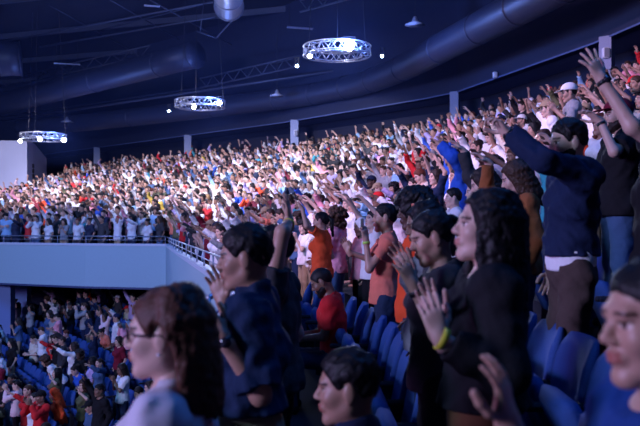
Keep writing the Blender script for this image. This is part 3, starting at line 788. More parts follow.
for i in range(8):
    y = 3.7 + .57 * i; k += 1
    place_seat(-.6 + EDGE[3] * 10 - .12, y, EZ + ZN[2], R(178), f'blue padded seat in the third row behind the man in the navy jacket, {ORD[k]} along', 'seats of the third balcony row')
# ------------------------------------------------------------------ the people near the camera, one by one
OCC = []                                             # taken places (x, y)
def hero(label, loc, yaw, H, male=True, tone='tan', hair='short', hairc='black', hl=.3, hseed=0, top=('tee', .8), topc='navy', topn='t_shirt', botc='dark denim', res=(.013, .0055, .005), extra=None, body=None, **k):
    ry = R(yaw); c, s = math.cos(ry), math.sin(ry); loc = V(*loc)
    def to_local(w):
        d = V(*w) - loc; return V(d[0] * c + d[1] * s, -d[0] * s + d[1] * c, d[2])
    b = build_person(H=H, male=male, top=top, res=res, to_local=to_local, seed=len(OCC) * 3 + 1, **k)
    me = fast_mesh('person', *b['body']); me.materials.append(skin(tone))
    o = bpy.data.objects.new('person', me); o.location = loc; o.rotation_euler = (0, 0, ry); link(o); tag(o, label, 'person')
    part_from(topn, b['top'], cloth(topc), o); part_from('trousers', b['bot'], cloth(botc), o)
    M = frame_matrix(b)
    if hair: part_from('hair', hair_data(hair, hseed, .006, hl), hairm(hairc), o, M)
    for sh in b['shoes']: part_from('shoe', sh, cloth('black'), o)
    OCC.append((loc[0], loc[1]))
    if extra: extra(b, o, M)
    return b, o
def fl(px, d, row, dx=0): x = (px - HX) / FPX * d + dx; return (x, d, EZ + ZN[row - 1])
def glasses(b, o, M):
    m = MB(); n = 20
    for y in (1, -1):
        m.tube([(.102 - .012 * abs(math.cos(6.283 * i / n)) * (1 if math.cos(6.283 * i / n) * y > 0 else 0), y * .033 + .025 * math.cos(6.283 * i / n), .004 + .020 * math.sin(6.283 * i / n)) for i in range(n)], .0028, 6, True)
        m.tube([(.093, y * .058, .010), (.05, y * .078, .010), (-.01, y * .083, .008), (-.028, y * .081, -.012)], .0026, 6)
    m.tube([(.103, .010, .008), (.106, 0, .010), (.103, -.010, .008)], .0025, 6)
    g = m.build('glasses', blackm, o, True); g.matrix_local = M
def earring(b, o, M):
    m = MB().tube([(-.004, .090, -.046), (-.004, .0905, -.040)], .006, 10); e = m.build('earring', simple('pearl', (.85, .85, .9), .2), o, True); e.matrix_local = M
def watch(sgn, t=.93):
    def f(b, o, M):
        w = band(b, sgn, t, .030, .022, blackm, 'watch', o)
        a = b['A'][sgn]; ax = unit(a['W'] - a['E']); c = a['E'] + (a['W'] - a['E']) * t; n = -unit(a['pn'] - ax * (a['pn'] @ ax))
        MB().tube([c + n * .030, c + n * .040], .020, 16).build('watch_face', simple('watch glass', (.02, .02, .03), .1), w, True)
    return f
def wristband(sgn, col, t=.93, r=.029):
    def f(b, o, M): band(b, sgn, t, r, .022, simple('band ' + col, {'yellow': (.8, .72, .06), 'white': (.8, .82, .85), 'black': (.01, .01, .012), 'green': (.45, .75, .1)}[col], .5), 'wristband', o)
    return f
def both(*fs):
    def f(b, o, M):
        for g in fs: g(b, o, M)
    return f
def capf(col):
    def f(b, o, M): part_from('cap', hair_data('capmesh'), cloth(col), o, M)
    return f
def beardf(col):
    def f(b, o, M): part_from('beard', hair_data('beard'), hairm(col), o, M)
    return f
# lace blouse: white with scattered rosy embroidery
def lace():
    m = simple('lace blouse', (.60, .58, .66), .8); N, L = m.node_tree.nodes, m.node_tree.links; b = N['Principled BSDF']
    tc = N.new('ShaderNodeTexCoord'); vo = N.new('ShaderNodeTexVoronoi'); vo.inputs['Scale'].default_value = 13; nz = N.new('ShaderNodeTexNoise'); nz.inputs['Scale'].default_value = 55
    ad = N.new('ShaderNodeMath'); ad.operation = 'MULTIPLY_ADD'; ad.inputs[1].default_value = .5
    cr = N.new('ShaderNodeValToRGB'); cr.color_ramp.elements[0].position = .42; cr.color_ramp.elements[0].color = (.36, .07, .16, 1); cr.color_ramp.elements[1].position = .5; cr.color_ramp.elements[1].color = (.60, .58, .66, 1)
    L.new(tc.outputs['Object'], vo.inputs['Vector']); L.new(tc.outputs['Object'], nz.inputs['Vector']); L.new(nz.outputs['Fac'], ad.inputs[0]); L.new(vo.outputs['Distance'], ad.inputs[2]); L.new(ad.outputs[0], cr.inputs['Fac']); L.new(cr.outputs['Color'], b.inputs['Base Color'])
    return m
b, o = hero('woman with brown wavy hair and glasses in white embroidered blouse at the balcony rail', fl(168, 2.15, 1), 176, 1.535, False, 'fair', 'tucked', 'chestnut', .26, 1,
     ('vneck', 1.0), 'white', 'blouse', 'dark denim', (.010, .0045, .005), both(glasses, earring), head=(2, 2, 0))
for ch in o.children:
    if ch.name.startswith('blouse'): ch.material_slots[0].material = lace()
hero('man in navy short sleeved shirt clapping at the balcony rail, wearing a watch', fl(250, 3.15, 1), 178, 1.72, True, 'olive', 'short', 'black', .3, 2,
     ('collar', .93), 'dark blue', 'shirt', 'khaki', (.011, .005, .005), watch(1), hem=-.10, head=(0, 6, 0), loose=.012, fat=1.08, wr=.006,
     arms={'L': {'world': at(222, 337, 2.86), 'hand': (.62, -.1, .75), 'palm': (.3, -1, .1), 'pole': (-.3, .2, -1), 'curl': .3}, 'R': {'world': at(224, 304, 3.35), 'hand': (.3, .1, .9), 'palm': (.3, -1, .1), 'curl': .25}})
hero('man in black jacket behind the man in navy, arm raised with yellow wristband', fl(275, 4.35, 1), 172, 1.71, True, 'tan', 'crop', 'black', .3, 3, ('tee', .35), 'charcoal', 'shirt', 'black', extra=wristband(1, 'yellow', .88), loose=.012,
     arms={'L': {'world': at(289, 223, 4.4), 'hand': (.05, 0, 1), 'palm': (1, 0, 0), 'pole': (-.02, 1, -.3), 'curl': .2, 'spread': .15}})
hero('man in red t-shirt sitting bowed in the front row', fl(337, 7.4, 1), 176, 1.75, True, 'brown', 'buzz', 'black', .3, 4, ('tee', .75), 'red', 't_shirt', 'dark denim', sit=True, lean=R(8), head=(0, 30, 0), extra=beardf('black'), loose=.008,
     arms={'L': {'to': (.62, -.12, -.5), 'pole': (-.8, .3, -.5)}, 'R': {'to': (.62, -.12, -.5), 'pole': (-.8, .3, -.5)}})
hero('woman in orange t-shirt with tied black hair stretching one arm up', fl(322, 10.5, 2), 168, 1.68, False, 'tan', 'pony', 'black', .3, 5, ('tee', .6), 'orange', 't_shirt', 'denim', head=(0, 4, 0),
     arms={'L': {'world': at(302, 208, 10.25), 'hand': (.55, 0, .8), 'palm': (.6, .2, -.5), 'pole': (-.3, .3, -1), 'curl': .2}, 'R': {'to': (.25, -.1, -.6)}})
hero('woman with big curly brown hair in pink jacket and jeans', fl(336, 11.2, 2), 160, 1.74, False, 'tan', 'curly', 'brown', .3, 6, ('tee', 1.9), 'pink', 'jacket', 'denim', loose=.02,
     arms={'R': {'to': (.5, -.1, -.2), 'hand': (1, 0, .1)}, 'L': {'to': (.5, -.12, -.25), 'hand': (1, -.2, .1)}})
def phone(sgn, col=(.45, .5, .6)):
    def f(b, o, M):
        a = b['A'][sgn]; c = a['W'] + a['hd'] * .11 + unit(a['pn']) * .028
        w = o.matrix_basis @ Vector(c); t = empty('mobile_phone', w, o.rotation_euler.z + .2); tag(t, 'mobile phone held up by the woman with the bun', 'phone')
        MB().box((0, 0, 0), (.012, .075, .155), 0, .005).build('phone_body', blackm, t); MB().box((-.0065, 0, 0), (.002, .068, .145)).build('phone_back', simple('phone back', col, .25), t)
    return f
hero('woman with hair in a bun, coral top, holding up a phone', fl(386, 7.0, 2), 178, 1.70, False, 'tan', 'bun', 'black', .3, 7, ('tee', .55), 'coral', 't_shirt', 'dark denim', extra=both(wristband(1, 'green', .9), phone(1)), head=(0, 2, 0),
     arms={'L': {'world': at(366, 240, 6.85), 'hand': (.15, 0, 1), 'palm': (.6, -.8, 0), 'pole': (-.1, .1, -1), 'curl': .7}, 'R': {'world': at(349, 252, 7.3), 'hand': (.4, 0, .9), 'palm': (.4, -.8, 0), 'curl': .25}})
hero('person with short curly black hair in bright orange-red top behind the clapping hands', fl(417, 5.5, 2), 178, 1.74, False, 'dark', 'afro', 'black', .3, 8, ('tee', .9), 'orange', 't_shirt', 'dark denim', head=(0, 8, 0))
def headband(b, o, M):
    n = 32; m = MB(); m.tube([(-.012 + .055 * math.sin(6.2832 * i / n) * .2 + .03 * math.sin(6.2832 * i / n), .086 * math.cos(6.2832 * i / n), .03 + .104 * math.sin(6.2832 * i / n)) for i in range(n)], .010, 8, True)
    h = m.build('headband', cloth('coral'), o, True); h.matrix_local = M
hero('woman with an orange headband over dark hair, hidden up to the head', fl(429, 4.6, 2), 180, 1.635, False, 'brown', 'straight', 'black', .25, 9, ('tee', .8), 'grey', 't_shirt', 'dark denim', extra=headband, head=(0, 14, 0))
hero('woman with pulled back dark hair clapping raised blurred hands, dark bracelet', fl(440, 3.65, 2), 178, 1.575, False, 'tan', 'pony', 'black', .3, 10, ('tee', .8), 'charcoal', 't_shirt', 'black', extra=both(wristband(1, 'black', .86), wristband(-1, 'black', .86)), head=(4, 18, 0),
     arms={'L': {'world': at(413, 285, 3.35), 'hand': (.42, 0, .9), 'palm': (.5, -.8, .1), 'pole': (-.2, .2, -1), 'curl': .2, 'spread': .25}, 'R': {'world': at(408, 272, 3.6), 'hand': (.45, .1, .85), 'palm': (.4, -.8, 0), 'curl': .22, 'spread': .2}})
hero('woman with long dark wavy hair in black top clapping, yellow wristband', fl(484, 2.75, 2), 178, 1.615, False, 'fair', 'long', 'black', .45, 11, ('tee', 1.85), 'black', 'jumper', 'brown', (.010, .0045, .005), wristband(1, 'yellow', .97, .034), hem=-.05, head=(4, -6, 0), loose=.014,
     arms={'L': {'world': at(440, 338, 2.5), 'hand': (.28, -.1, .95), 'palm': (.2, -1, 0), 'pole': (-.4, .3, -1), 'curl': .22, 'spread': .12}, 'R': {'world': at(436, 322, 2.62), 'hand': (.3, 0, .95), 'palm': (.2, -1, 0), 'curl': .2, 'spread': .1}})
hero('young woman in blue top nearest the camera, raising an open hand', fl(660, 1.55, 1), 186, 1.655, False, 'tan', 'bun', 'black', .3, 12, ('tee', .9), 'cobalt', 't_shirt', 'dark denim', (.010, .004, .0045), head=(6, 4, 0),
     arms={'R': {'world': at(508, 424, 1.62), 'hand': (.18, -.1, 1), 'palm': (.8, .5, .1), 'pole': (-.3, -.2, -1), 'curl': .25, 'spread': .35}})
def undershirt(H, hem):
    def f(b, o, M):
        t = SDF(); g = .019; P = b['P']; t.ell(P + V(0, 0, .03), V(.117 + g, .160 + g, .2), None, .05).noise(.006, 30, 4).plane(P - V(0, 0, hem), (0, 0, -1)).plane(P + V(0, 0, .12), (0, 0, 1))
        part_from('undershirt', t.mesh(.01), cloth('white'), o)
    return f
hero('bearded man in dark navy jacket over a white shirt, one arm stretched forward', fl(571, 4.5, 3), 180, 1.79, True, 'fair', 'short', 'black', .3, 13, ('tee', 1.95), 'navy', 'jacket', 'taupe', (.011, .005, .005), both(beardf('black'), undershirt(1.79, .005), watch(1, .98)), hem=-.075, head=(8, 5, 0), loose=.012, fat=1.06, wr=.007,
     arms={'L': {'world': at(508, 134, 4.33), 'hand': (.6, 0, .7), 'palm': (.4, .1, -.9), 'pole': (-.3, .9, -.6), 'curl': .75, 'spread': .1}})
hero('bearded man in maroon cap and black t-shirt with one arm reaching forward', fl(619, 6.2, 4), 178, 1.77, True, 'fair', 'cap', 'dark brown', .3, 14, ('tee', .75), 'black', 't_shirt', 'denim', extra=both(capf('maroon'), beardf('dark brown'), wristband(1, 'black', .9)), head=(4, 4, 0), loose=.014, fat=1.1,
     arms={'L': {'world': at(600, 121, 5.9), 'hand': (.8, 0, .6), 'palm': (.5, .2, -.8), 'pole': (-.4, .3, -1), 'curl': .3, 'spread': .2}})
hero('large man in black t-shirt at the frame edge, arm high with open hand and watch', (1.80, 4.15, EZ + ZN[2]), 172, 1.86, True, 'fair', 'short', 'black', .3, 15, ('tee', .7), 'black', 't_shirt', 'black', extra=watch(1, .95), loose=.014, fat=1.15,
     arms={'L': {'world': at(602, 80, 3.95), 'hand': (.45, 0, .9), 'palm': (.5, -.85, -.1), 'pole': (-.5, .2, -1), 'curl': .14, 'spread': .5}})
hero('woman with long light brown hair and bowed head in rust jacket, sleeve raised', fl(521, 6.1, 3), 178, 1.68, False, 'fair', 'straight', 'brown', .3, 16, ('tee', 1.9), 'rust', 'jacket', 'dark denim', head=(-8, 20, 0), loose=.007,
     arms={'R': {'world': at(488, 162, 6.35), 'hand': (.75, 0, .6), 'palm': (.4, .1, -.9), 'pole': (-.1, .1, -1), 'curl': .3}})
hero('woman with bowed face in charcoal jacket reaching one dark sleeve up', fl(488, 7.0, 3), 176, 1.69, False, 'fair', 'long', 'dark brown', .25, 17, ('tee', 1.9), 'charcoal', 'jacket', 'dark denim', head=(-8, 22, 0), loose=.006,
     arms={'R': {'world': at(463, 150, 7.25), 'hand': (.7, 0, .7), 'palm': (.4, .1, -.9), 'pole': (-.1, .1, -1), 'curl': .3}})
hero('person in bright royal blue jacket with both arms up', fl(462, 10.2, 4), 172, 1.76, True, 'tan', 'short', 'black', .3, 18, ('tee', 1.9), 'royal blue', 'jacket', 'black', loose=.02,
     arms={'L': {'to': (.55, .1, .7), 'palm': (.6, 0, -.6)}, 'R': {'to': (.4, .15, .8), 'palm': (.6, 0, -.6)}})
hero('man in white cap and pale grey shirt, face turned down to the side', fl(571, 11.0, 6), 176, 1.80, True, 'tan', 'cap', 'black', .3, 19, ('collar', .8), 'grey', 'shirt', 'black', extra=capf('white'), head=(0, 12, 0), arms={'L': {'to': (.45, 0, -.1), 'hand': (.6, 0, .6)}})
hero('man in beige cap and white t-shirt below the man in the white cap', fl(549, 12.4, 6), 176, 1.78, True, 'fair', 'cap', 'brown', .3, 20, ('tee', .8), 'white', 't_shirt', 'denim', extra=capf('khaki'), head=(0, 12, 0), arms={'R': {'to': (.45, 0, .6), 'palm': (.6, 0, -.6)}})
hero('man in crimson t-shirt standing at the corner of the parapet', fl(184, 24.0, 1)[:2] + (EZ + zrow(1, 4.7),), 190, 1.74, True, 'tan', 'short', 'black', .3, 21, ('tee', .9), 'red', 't_shirt', 'black', arms={'L': {'to': (.6, 0, .1), 'hand': (.8, 0, .5)}, 'R': {'to': (.5, .1, .3), 'hand': (.6, 0, .8)}})
# things left on the seats
t = empty('water_bottle', tuple(at(601, 300, 4.5)[:2]) + (EZ + ZN[2],)); t.location.x = 1.62; t.location.y = 4.55; tag(t, 'dark green water bottle with a loop lid beside the navy jacket man', 'bottle')
MB().tube([(0, 0, .0), (0, 0, .01), (0, 0, .24), (0, 0, .27)], [.036, .04, .04, .026], 20).build('bottle_body', simple('bottle green', (.02, .09, .10), .35, .3), t, True)
MB().tube([(0, 0, .27), (0, 0, .305)], .028, 16).tube([(.02 * math.cos(a), 0, .315 + .022 * math.sin(a)) for a in np.linspace(-.3, 3.44, 12)], .005, 6).build('lid', blackm, t, True)
hero('dark haired man sitting low in the front row, only head and shoulders showing', fl(352, 2.65, 1), 176, 1.64, True, 'olive', 'short', 'black', .3, 22, ('collar', .9), 'navy', 'shirt', 'charcoal', (.012, .005, .005), sit=True, head=(0, 4, 0), loose=.01,
     arms={'L': {'to': (.5, -.12, -.55)}, 'R': {'to': (.5, -.12, -.55)}})
# two figures that stand out in the lower hall
def headscarf(b, o, M): part_from('headscarf', hair_data('straight', 31, .007, .42), cloth('orange'), o, M)
def low_at(px, d): x = (px - HX) / FPX * d; w = GW[0] * x + GW[1] * d; return (x, d, zlow(round(w / PITCH + .2)))
hero('person under a long bright orange headscarf in the lower hall', low_at(61, 18.6), 205, 1.66, False, 'tan', None, top=('tee', 1.9), topc='orange', topn='top', extra=headscarf, sit=True, lean=R(12), head=(0, 20, 0), res=(.015, .008, .007))
hero('brown haired person in white t-shirt bending over in the lower hall', low_at(62, 20.6), 200, 1.68, True, 'tan', 'curly', 'brown', .3, 32, ('tee', .6), 'white', 't_shirt', lean=R(38), head=(0, 30, 0), res=(.015, .008, .007), arms={'L': {'to': (.5, -.1, -.7)}, 'R': {'to': (.5, -.1, -.7)}})
t = empty('handbag', (1.16, 3.3, EZ + ZN[1] + .46), .3); t.rotation_euler = (0, 0, .4); t.location = (.62, 2.15, EZ + ZN[1]); tag(t, 'tan leather handbag on the floor behind the raised open hand', 'bag')
MB().box((0, 0, .16), (.16, .34, .28), 0, .05).build('bag_body', simple('tan leather', (.25, .12, .06), .5, bump=.2), t, True)
MB().tube([(0, .12 * math.cos(a), .29 + .16 * math.sin(a)) for a in np.linspace(0, math.pi, 14)], .012, 8).build('strap', simple('tan leather', (.25, .12, .06)), t, True)
# ------------------------------------------------------------------ the crowd
rng = random.Random(11)
U = (.5, 0, .87)
POSES = [   # phrase, kwargs
 ('one arm raised high', dict(male=True, arms={'R': {'to': (.42, .05, .82), 'palm': (.7, 0, -.5), 'spread': .25, 'curl': .2}})),
 ('both arms raised', dict(male=True, arms={'R': {'to': (.38, .18, .85), 'palm': (.7, 0, -.4), 'spread': .25}, 'L': {'to': (.42, .16, .80), 'palm': (.7, 0, -.4), 'spread': .25}}, head=(0, -8, 0))),
 ('hands clasped', dict(male=False, arms={'R': {'to': (.42, -.2, -.05), 'hand': (.5, .3, .8), 'palm': (.2, -1, 0)}, 'L': {'to': (.42, -.2, -.05), 'hand': (.5, .3, .8), 'palm': (.2, -1, 0)}}, head=(0, 12, 0))),
 ('one arm stretched forward', dict(male=False, arms={'L': {'to': (.85, .05, .42), 'palm': (.3, 0, -.9), 'curl': .15}})),
 ('both arms stretched forward', dict(male=True, arms={'L': {'to': (.84, -.02, .38), 'palm': (.3, 0, -.9)}, 'R': {'to': (.82, -.02, .46), 'palm': (.3, 0, -.9)}})),
 ('arms at the sides', dict(male=False, head=(4, 8, 0))),
 ('head bowed', dict(male=True, arms={'L': {'to': (.33, -.42, -.32), 'hand': (.1, -1, .1)}, 'R': {'to': (.36, -.42, -.28), 'hand': (.1, -1, .1)}}, head=(0, 24, 0))),
 ('one hand beside head', dict(male=False, arms={'L': {'to': (.30, .22, .28), 'hand': (.1, .1, 1), 'palm': (1, 0, 0), 'spread': .3}}, head=(0, -6, 0))),
 ('arms straight overhead', dict(male=False, arms={'R': {'to': (.15, .12, .95), 'palm': (.9, 0, 0), 'spread': .3}, 'L': {'to': (.22, .14, .93), 'palm': (.9, 0, 0), 'spread': .3}})),
 ('clapping', dict(male=True, arms={'R': {'to': (.48, -.22, .22), 'hand': (.5, .2, .8), 'palm': (.2, -1, 0)}, 'L': {'to': (.48, -.22, .2), 'hand': (.5, .2, .8), 'palm': (.2, -1, 0)}})),
 ('sitting upright', dict(male=True, sit=True, arms={'L': {'to': (.5, -.15, -.5)}, 'R': {'to': (.5, -.15, -.5)}}, head=(0, 15, 0))),
 ('sitting hunched', dict(male=False, sit=True, lean=R(28), arms={'L': {'to': (.45, -.15, -.55)}, 'R': {'to': (.45, -.15, -.55)}}, head=(0, 25, 0))),
]
TPL = []
for i, (ph, kw) in enumerate(POSES):
    b = build_person(H=1.72 if kw['male'] else 1.64, res=(.017, .009, .0075), top=('tee', .8 if i % 3 else 1.9), loose=.006, seed=40 + i, **{k: v for k, v in kw.items()})
    body = fast_mesh('person', *b['body']); body.materials.append(None)
    top = fast_mesh('top', *b['top']); top.materials.append(None); bot = fast_mesh('trousers', *b['bot']); bot.materials.append(None)
    TPL.append(dict(phrase=ph, body=body, top=top, bot=bot, M=frame_matrix(b), b=b, male=kw['male'], topname='t_shirt' if i % 3 else 'jumper', sit=kw.get('sit', False)))
HST_M = [('short', 'short haired'), ('crop', 'tousle haired'), ('buzz', 'close cropped'), ('cap', 'cap wearing')]
HST_F = [('long', 'long wavy haired'), ('straight', 'straight long haired'), ('bun', 'bun haired'), ('pony', 'ponytailed'), ('curly', 'curly haired'), ('bob', 'bob haired')]
for st, L in (('long', .3), ('straight', .34), ('bob', .15), ('bun', .3), ('pony', .3), ('curly', .3), ('short', .3), ('crop', .3), ('buzz', .3), ('cap', .3)): hair_data(st, 77, .010, L)
LEN = {'long': .3, 'straight': .34, 'bob': .15}
COLW = [('white', 40), ('black', 18), ('navy', 11), ('grey', 9), ('pink', 6), ('red', 5), ('sky blue', 6), ('royal blue', 4), ('cream', 6), ('orange', 2), ('teal', 2), ('maroon', 4), ('yellow', 1), ('olive', 2), ('lilac', 6), ('coral', 2), ('pale pink', 7), ('denim', 6), ('charcoal', 6)]
def wchoice(L): return rng.choices([a for a, _ in L], [b for _, b in L])[0]
def look(tpls=None):
    ti = rng.choices(range(12), [9, 8, 9, 9, 6, 12, 9, 7, 4, 9, 0, 0])[0] if tpls is None else rng.choice(tpls)
    T = TPL[ti]; st, hp = rng.choice(HST_M if T['male'] else HST_F)
    if st == 'cap' and rng.random() < .5: st, hp = HST_M[0]
    return dict(ti=ti, hair=st, hp=hp, hairc=rng.choices(['black', 'dark brown', 'brown', 'auburn', 'blond'], [50, 28, 12, 4, 2])[0], skin=rng.choices(['fair', 'tan', 'olive', 'brown', 'dark'], [40, 34, 14, 9, 3])[0],
                top=wchoice(COLW), bot=rng.choice(['dark denim', 'denim', 'black', 'khaki', 'charcoal', 'navy']), cap=rng.choice(['white', 'black', 'red', 'navy', 'khaki']), sc=rng.uniform(.93, 1.05))
def spawn(lk, p, z, yaw, label, group):
    T = TPL[lk['ti']]
    o = bpy.data.objects.new('person', T['body']); o.location = (p[0], p[1], z); o.rotation_euler = (0, 0, yaw); o.scale = (lk['sc'],) * 3
    link(o); o.material_slots[0].link = 'OBJECT'; o.material_slots[0].material = skin(lk['skin']); tag(o, label, 'person', group)
    part_from(T['topname'], T['top'], cloth(lk['top']), o); part_from('trousers', T['bot'], cloth(lk['bot']), o)
    part_from('hair', hair_data(lk['hair'], 77, .010, LEN.get(lk['hair'], .3)), hairm(lk['hairc']), o, T['M'])
    if lk['hair'] == 'cap': part_from('cap', hair_data('capmesh'), cloth(lk['cap']), o, T['M'])
    return o
def stage_yaw(p): return math.atan2(6 - p[1], -24 - p[0])
def pix(p, z): return (HX + FPX * p[0] / p[1], HY - FPX * (z - EZ) / p[1])
COLS = [tuple(on_back(px)) for px in (97, 188, 295, 455, 607)]
PLACES = []      # (depth, x, y, z, yaw, block, row, order)
for r in range(1, 12):
    tm = EDGE[r - 1] + (.42 if r == 1 else .40 / .88 * .88) / 9.969
    s = .4; last = None; order = 0
    while s < SMID:
        p = plan(s, tm); s += .012
        if last is not None and np.linalg.norm(p - last) < .60: continue
        last = p
        q = p + V(rng.uniform(-.06, .06), rng.uniform(-.06, .06))
        if q[1] < 4.6 or q[0] / q[1] > .42: continue
        if any((q[0] - a) ** 2 + (q[1] - b_) ** 2 < .42 ** 2 for a, b_ in OCC): continue
        if q[1] < 9.6 and q[0] / q[1] * FPX + HX > (500 if q[1] < 9 else 555): continue
        if r == 1 and q[1] < 11.5: continue
        if r == 2 and q[1] < 10.2: continue
        if rng.random() < .05: continue
        order += 1
        PLACES.append((q[1], q[0], q[1], EZ + zrow(r, s), stage_yaw(q) + rng.uniform(-.25, .25), 'near', r, order))
for r in range(1, NF + 1):
    t = (r - .5) / NF; s = SMID; last = None
    while s < 9.9:
        p = plan(s, t); s += .004
        if last is not None and np.linalg.norm(p - last) < .57: continue
        last = p; q = p + V(rng.uniform(-.12, .12), rng.uniform(-.1, .1))
        px, py = pix(q, EZ + zfar(t) + 1.5)
        if px < -100 or (q[1] > 42.5 and q[0] < -16.8): continue
        if r > 1 and rng.random() < .08: continue
        if any((q[0] - a) ** 2 + (q[1] - b_) ** 2 < .55 for a, b_ in COLS): continue
        PLACES.append((q[1], q[0], q[1], EZ + zfar(t), stage_yaw(q) + rng.uniform(-.4, .4), 'far', r, 0))
LOW = []; SEATS_LOW = []
for j in range(-4, 20):
    for i in range(0, 70):
        w = j * PITCH; l = 6 + i * .60 + (.3 if j % 2 else 0)
        if i % 23 == 22: continue
        p = GW * w + GL * l; z = zlow(j)
        if p[1] < 14 or p[1] > 37: continue
        px, py = pix(p, z + .8)
        if px < -60 or px > 205 or py > 445 or py < 270 or px > 160 and py < 330: continue
        if any(abs(p[0] - at(a, 0, dd)[0]) < .9 and abs(p[1] - dd) < .9 for a, dd in ((5, 31.5), (22, 34.5))): continue
        SEATS_LOW.append((p, z, j, i))
        if any((p[0] - a) ** 2 + (p[1] - b_) ** 2 < .5 ** 2 for a, b_ in OCC): continue
        if rng.random() < .47: LOW.append((p[1], p[0], p[1], z, math.atan2(-GW[1], -GW[0]) + rng.uniform(-.4, .4), 'low', j, i))
LOWKEEP = LOW
PLACES.sort(key=lambda a: a[0])
print('near/far', len(PLACES), 'low', len(LOW), 'lowseats', len(SEATS_LOW))
N_IND = 262 - min(len(LOW), 110)
IND = PLACES[:N_IND] ; REST = PLACES[N_IND:]
low_sorted = sorted(LOW, key=lambda a: (pix((a[1], a[2]), 1)[0] < -12, a[0])); LOWI = low_sorted[:110]; REST += low_sorted[110:]
used = {}
made = []
for (d, x, y, z, yaw, blk, r, od) in IND + LOWI:
    if blk == 'low': lk = look([0, 2, 3, 5, 6, 7, 9, 10, 10, 11, 11, 8])
    else: lk = look()
    made.append((lk, (x, y), z, yaw, blk, r, d))
def phrase(lk):
    return f"{lk['hp']} person in {lk['top']} {TPL[lk['ti']]['topname'].replace('_', '-').replace('t-shirt', 't-shirt')}, {TPL[lk['ti']]['phrase']}"
cnt = {}
for m in made: cnt[phrase(m[0])] = cnt.get(phrase(m[0]), 0) + 1
seen = {}
for i, (lk, p, z, yaw, blk, r, d) in enumerate(made):
    base = phrase(lk)
    nb = sorted((( (p[0] - q[1][0]) ** 2 + (p[1] - q[1][1]) ** 2), k) for k, q in enumerate(made) if k != i and abs(q[1][0] - p[0]) < 2 and abs(q[1][1] - p[1]) < 2)
    def near(k): q = made[nb[k][1]]; return q[0]["top"] + " top"
    rowp = ('in the lower hall' if blk == 'low' else f'in balcony row {r}')
    lab = base
    if cnt[base] > 1 or True:
        lab = base + (f", beside {near(0)}" if nb else '') if cnt[base] > 1 else base + (', lower hall' if blk == 'low' else '')
    if (lab in seen or lab + ', on the balcony' in seen) and len(nb) > 1: lab = base + f", between {made[nb[0][1]][0]['top']} and {made[nb[1][1]][0]['top']} tops"
    if lab in seen or lab + ', on the balcony' in seen: lab = base + (f", {ORD[min(r, 20)]} row up" if blk != 'low' else f", {ORD[max(1, min(20, r + 5))]} row below")
    grp = None
    g = f"crowd in the lower hall" if blk == 'low' else 'people in the balcony rows'
    if blk != 'low' and len(lab.split()) <= 12: lab += ', on the balcony'
    seen[lab] = 1
    spawn(lk, p, z, yaw, lab, g)
print('labels', len(seen), 'of', len(made))
lowk = {}
TENS = lambda n: ORD[n] if n <= 20 else 'twenty-' + ORD[n - 20]
j0 = min(j for _, _, j, _ in SEATS_LOW)
for (p, z, j, i) in SEATS_LOW:
    q = p + GW * .30; lowk[j] = lowk.get(j, 0) + 1
    place_seat(q[0], q[1], z, math.atan2(-GW[1], -GW[0]), f'blue tip-up seat in the lower hall, {TENS(j - j0 + 1)} row from the stage, {TENS(lowk[j])} along the row', 'seats of the lower hall')
# everyone further away: one mass of small figures
dg = bpy.context.evaluated_depsgraph_get()
LOWPOLY = {}
def lowpoly(ti, st):
    if (ti, st) in LOWPOLY: return LOWPOLY[(ti, st)]
    T = TPL[ti]; vs, fs, ms, ns = [], [], [], 0
    for me, M, k, ratio in ((T['body'], None, 0, .085), (T['top'], None, 1, .07), (T['bot'], None, 2, .035), (hair_data(st, 77, .010, LEN.get(st, .3)), T['M'], 3, .05)):
        o = bpy.data.objects.new('tmp', me.copy()); o.data.materials.clear(); COL.objects.link(o)
        md = o.modifiers.new('d', 'DECIMATE'); md.ratio = ratio; md.use_collapse_triangulate = True
        bpy.context.view_layer.update(); ev = o.evaluated_get(bpy.context.evaluated_depsgraph_get()); e = ev.to_mesh()
        e.calc_loop_triangles()
        v = np.empty(len(e.vertices) * 3, np.float32); e.vertices.foreach_get('co', v); v = v.reshape(-1, 3)
        t = np.empty(len(e.loop_triangles) * 3, np.int32); e.loop_triangles.foreach_get('vertices', t); t = t.reshape(-1, 3)
        if M is not None: Mn = np.array(M); v = v @ Mn[:3, :3].T + Mn[:3, 3]
        vs.append(v); fs.append(t + ns); ms.append(np.full(len(t), k)); ns += len(v)
        ev.to_mesh_clear(); bpy.data.objects.remove(o)
    LOWPOLY[(ti, st)] = (np.concatenate(vs), np.concatenate(fs), np.concatenate(ms)); return LOWPOLY[(ti, st)]
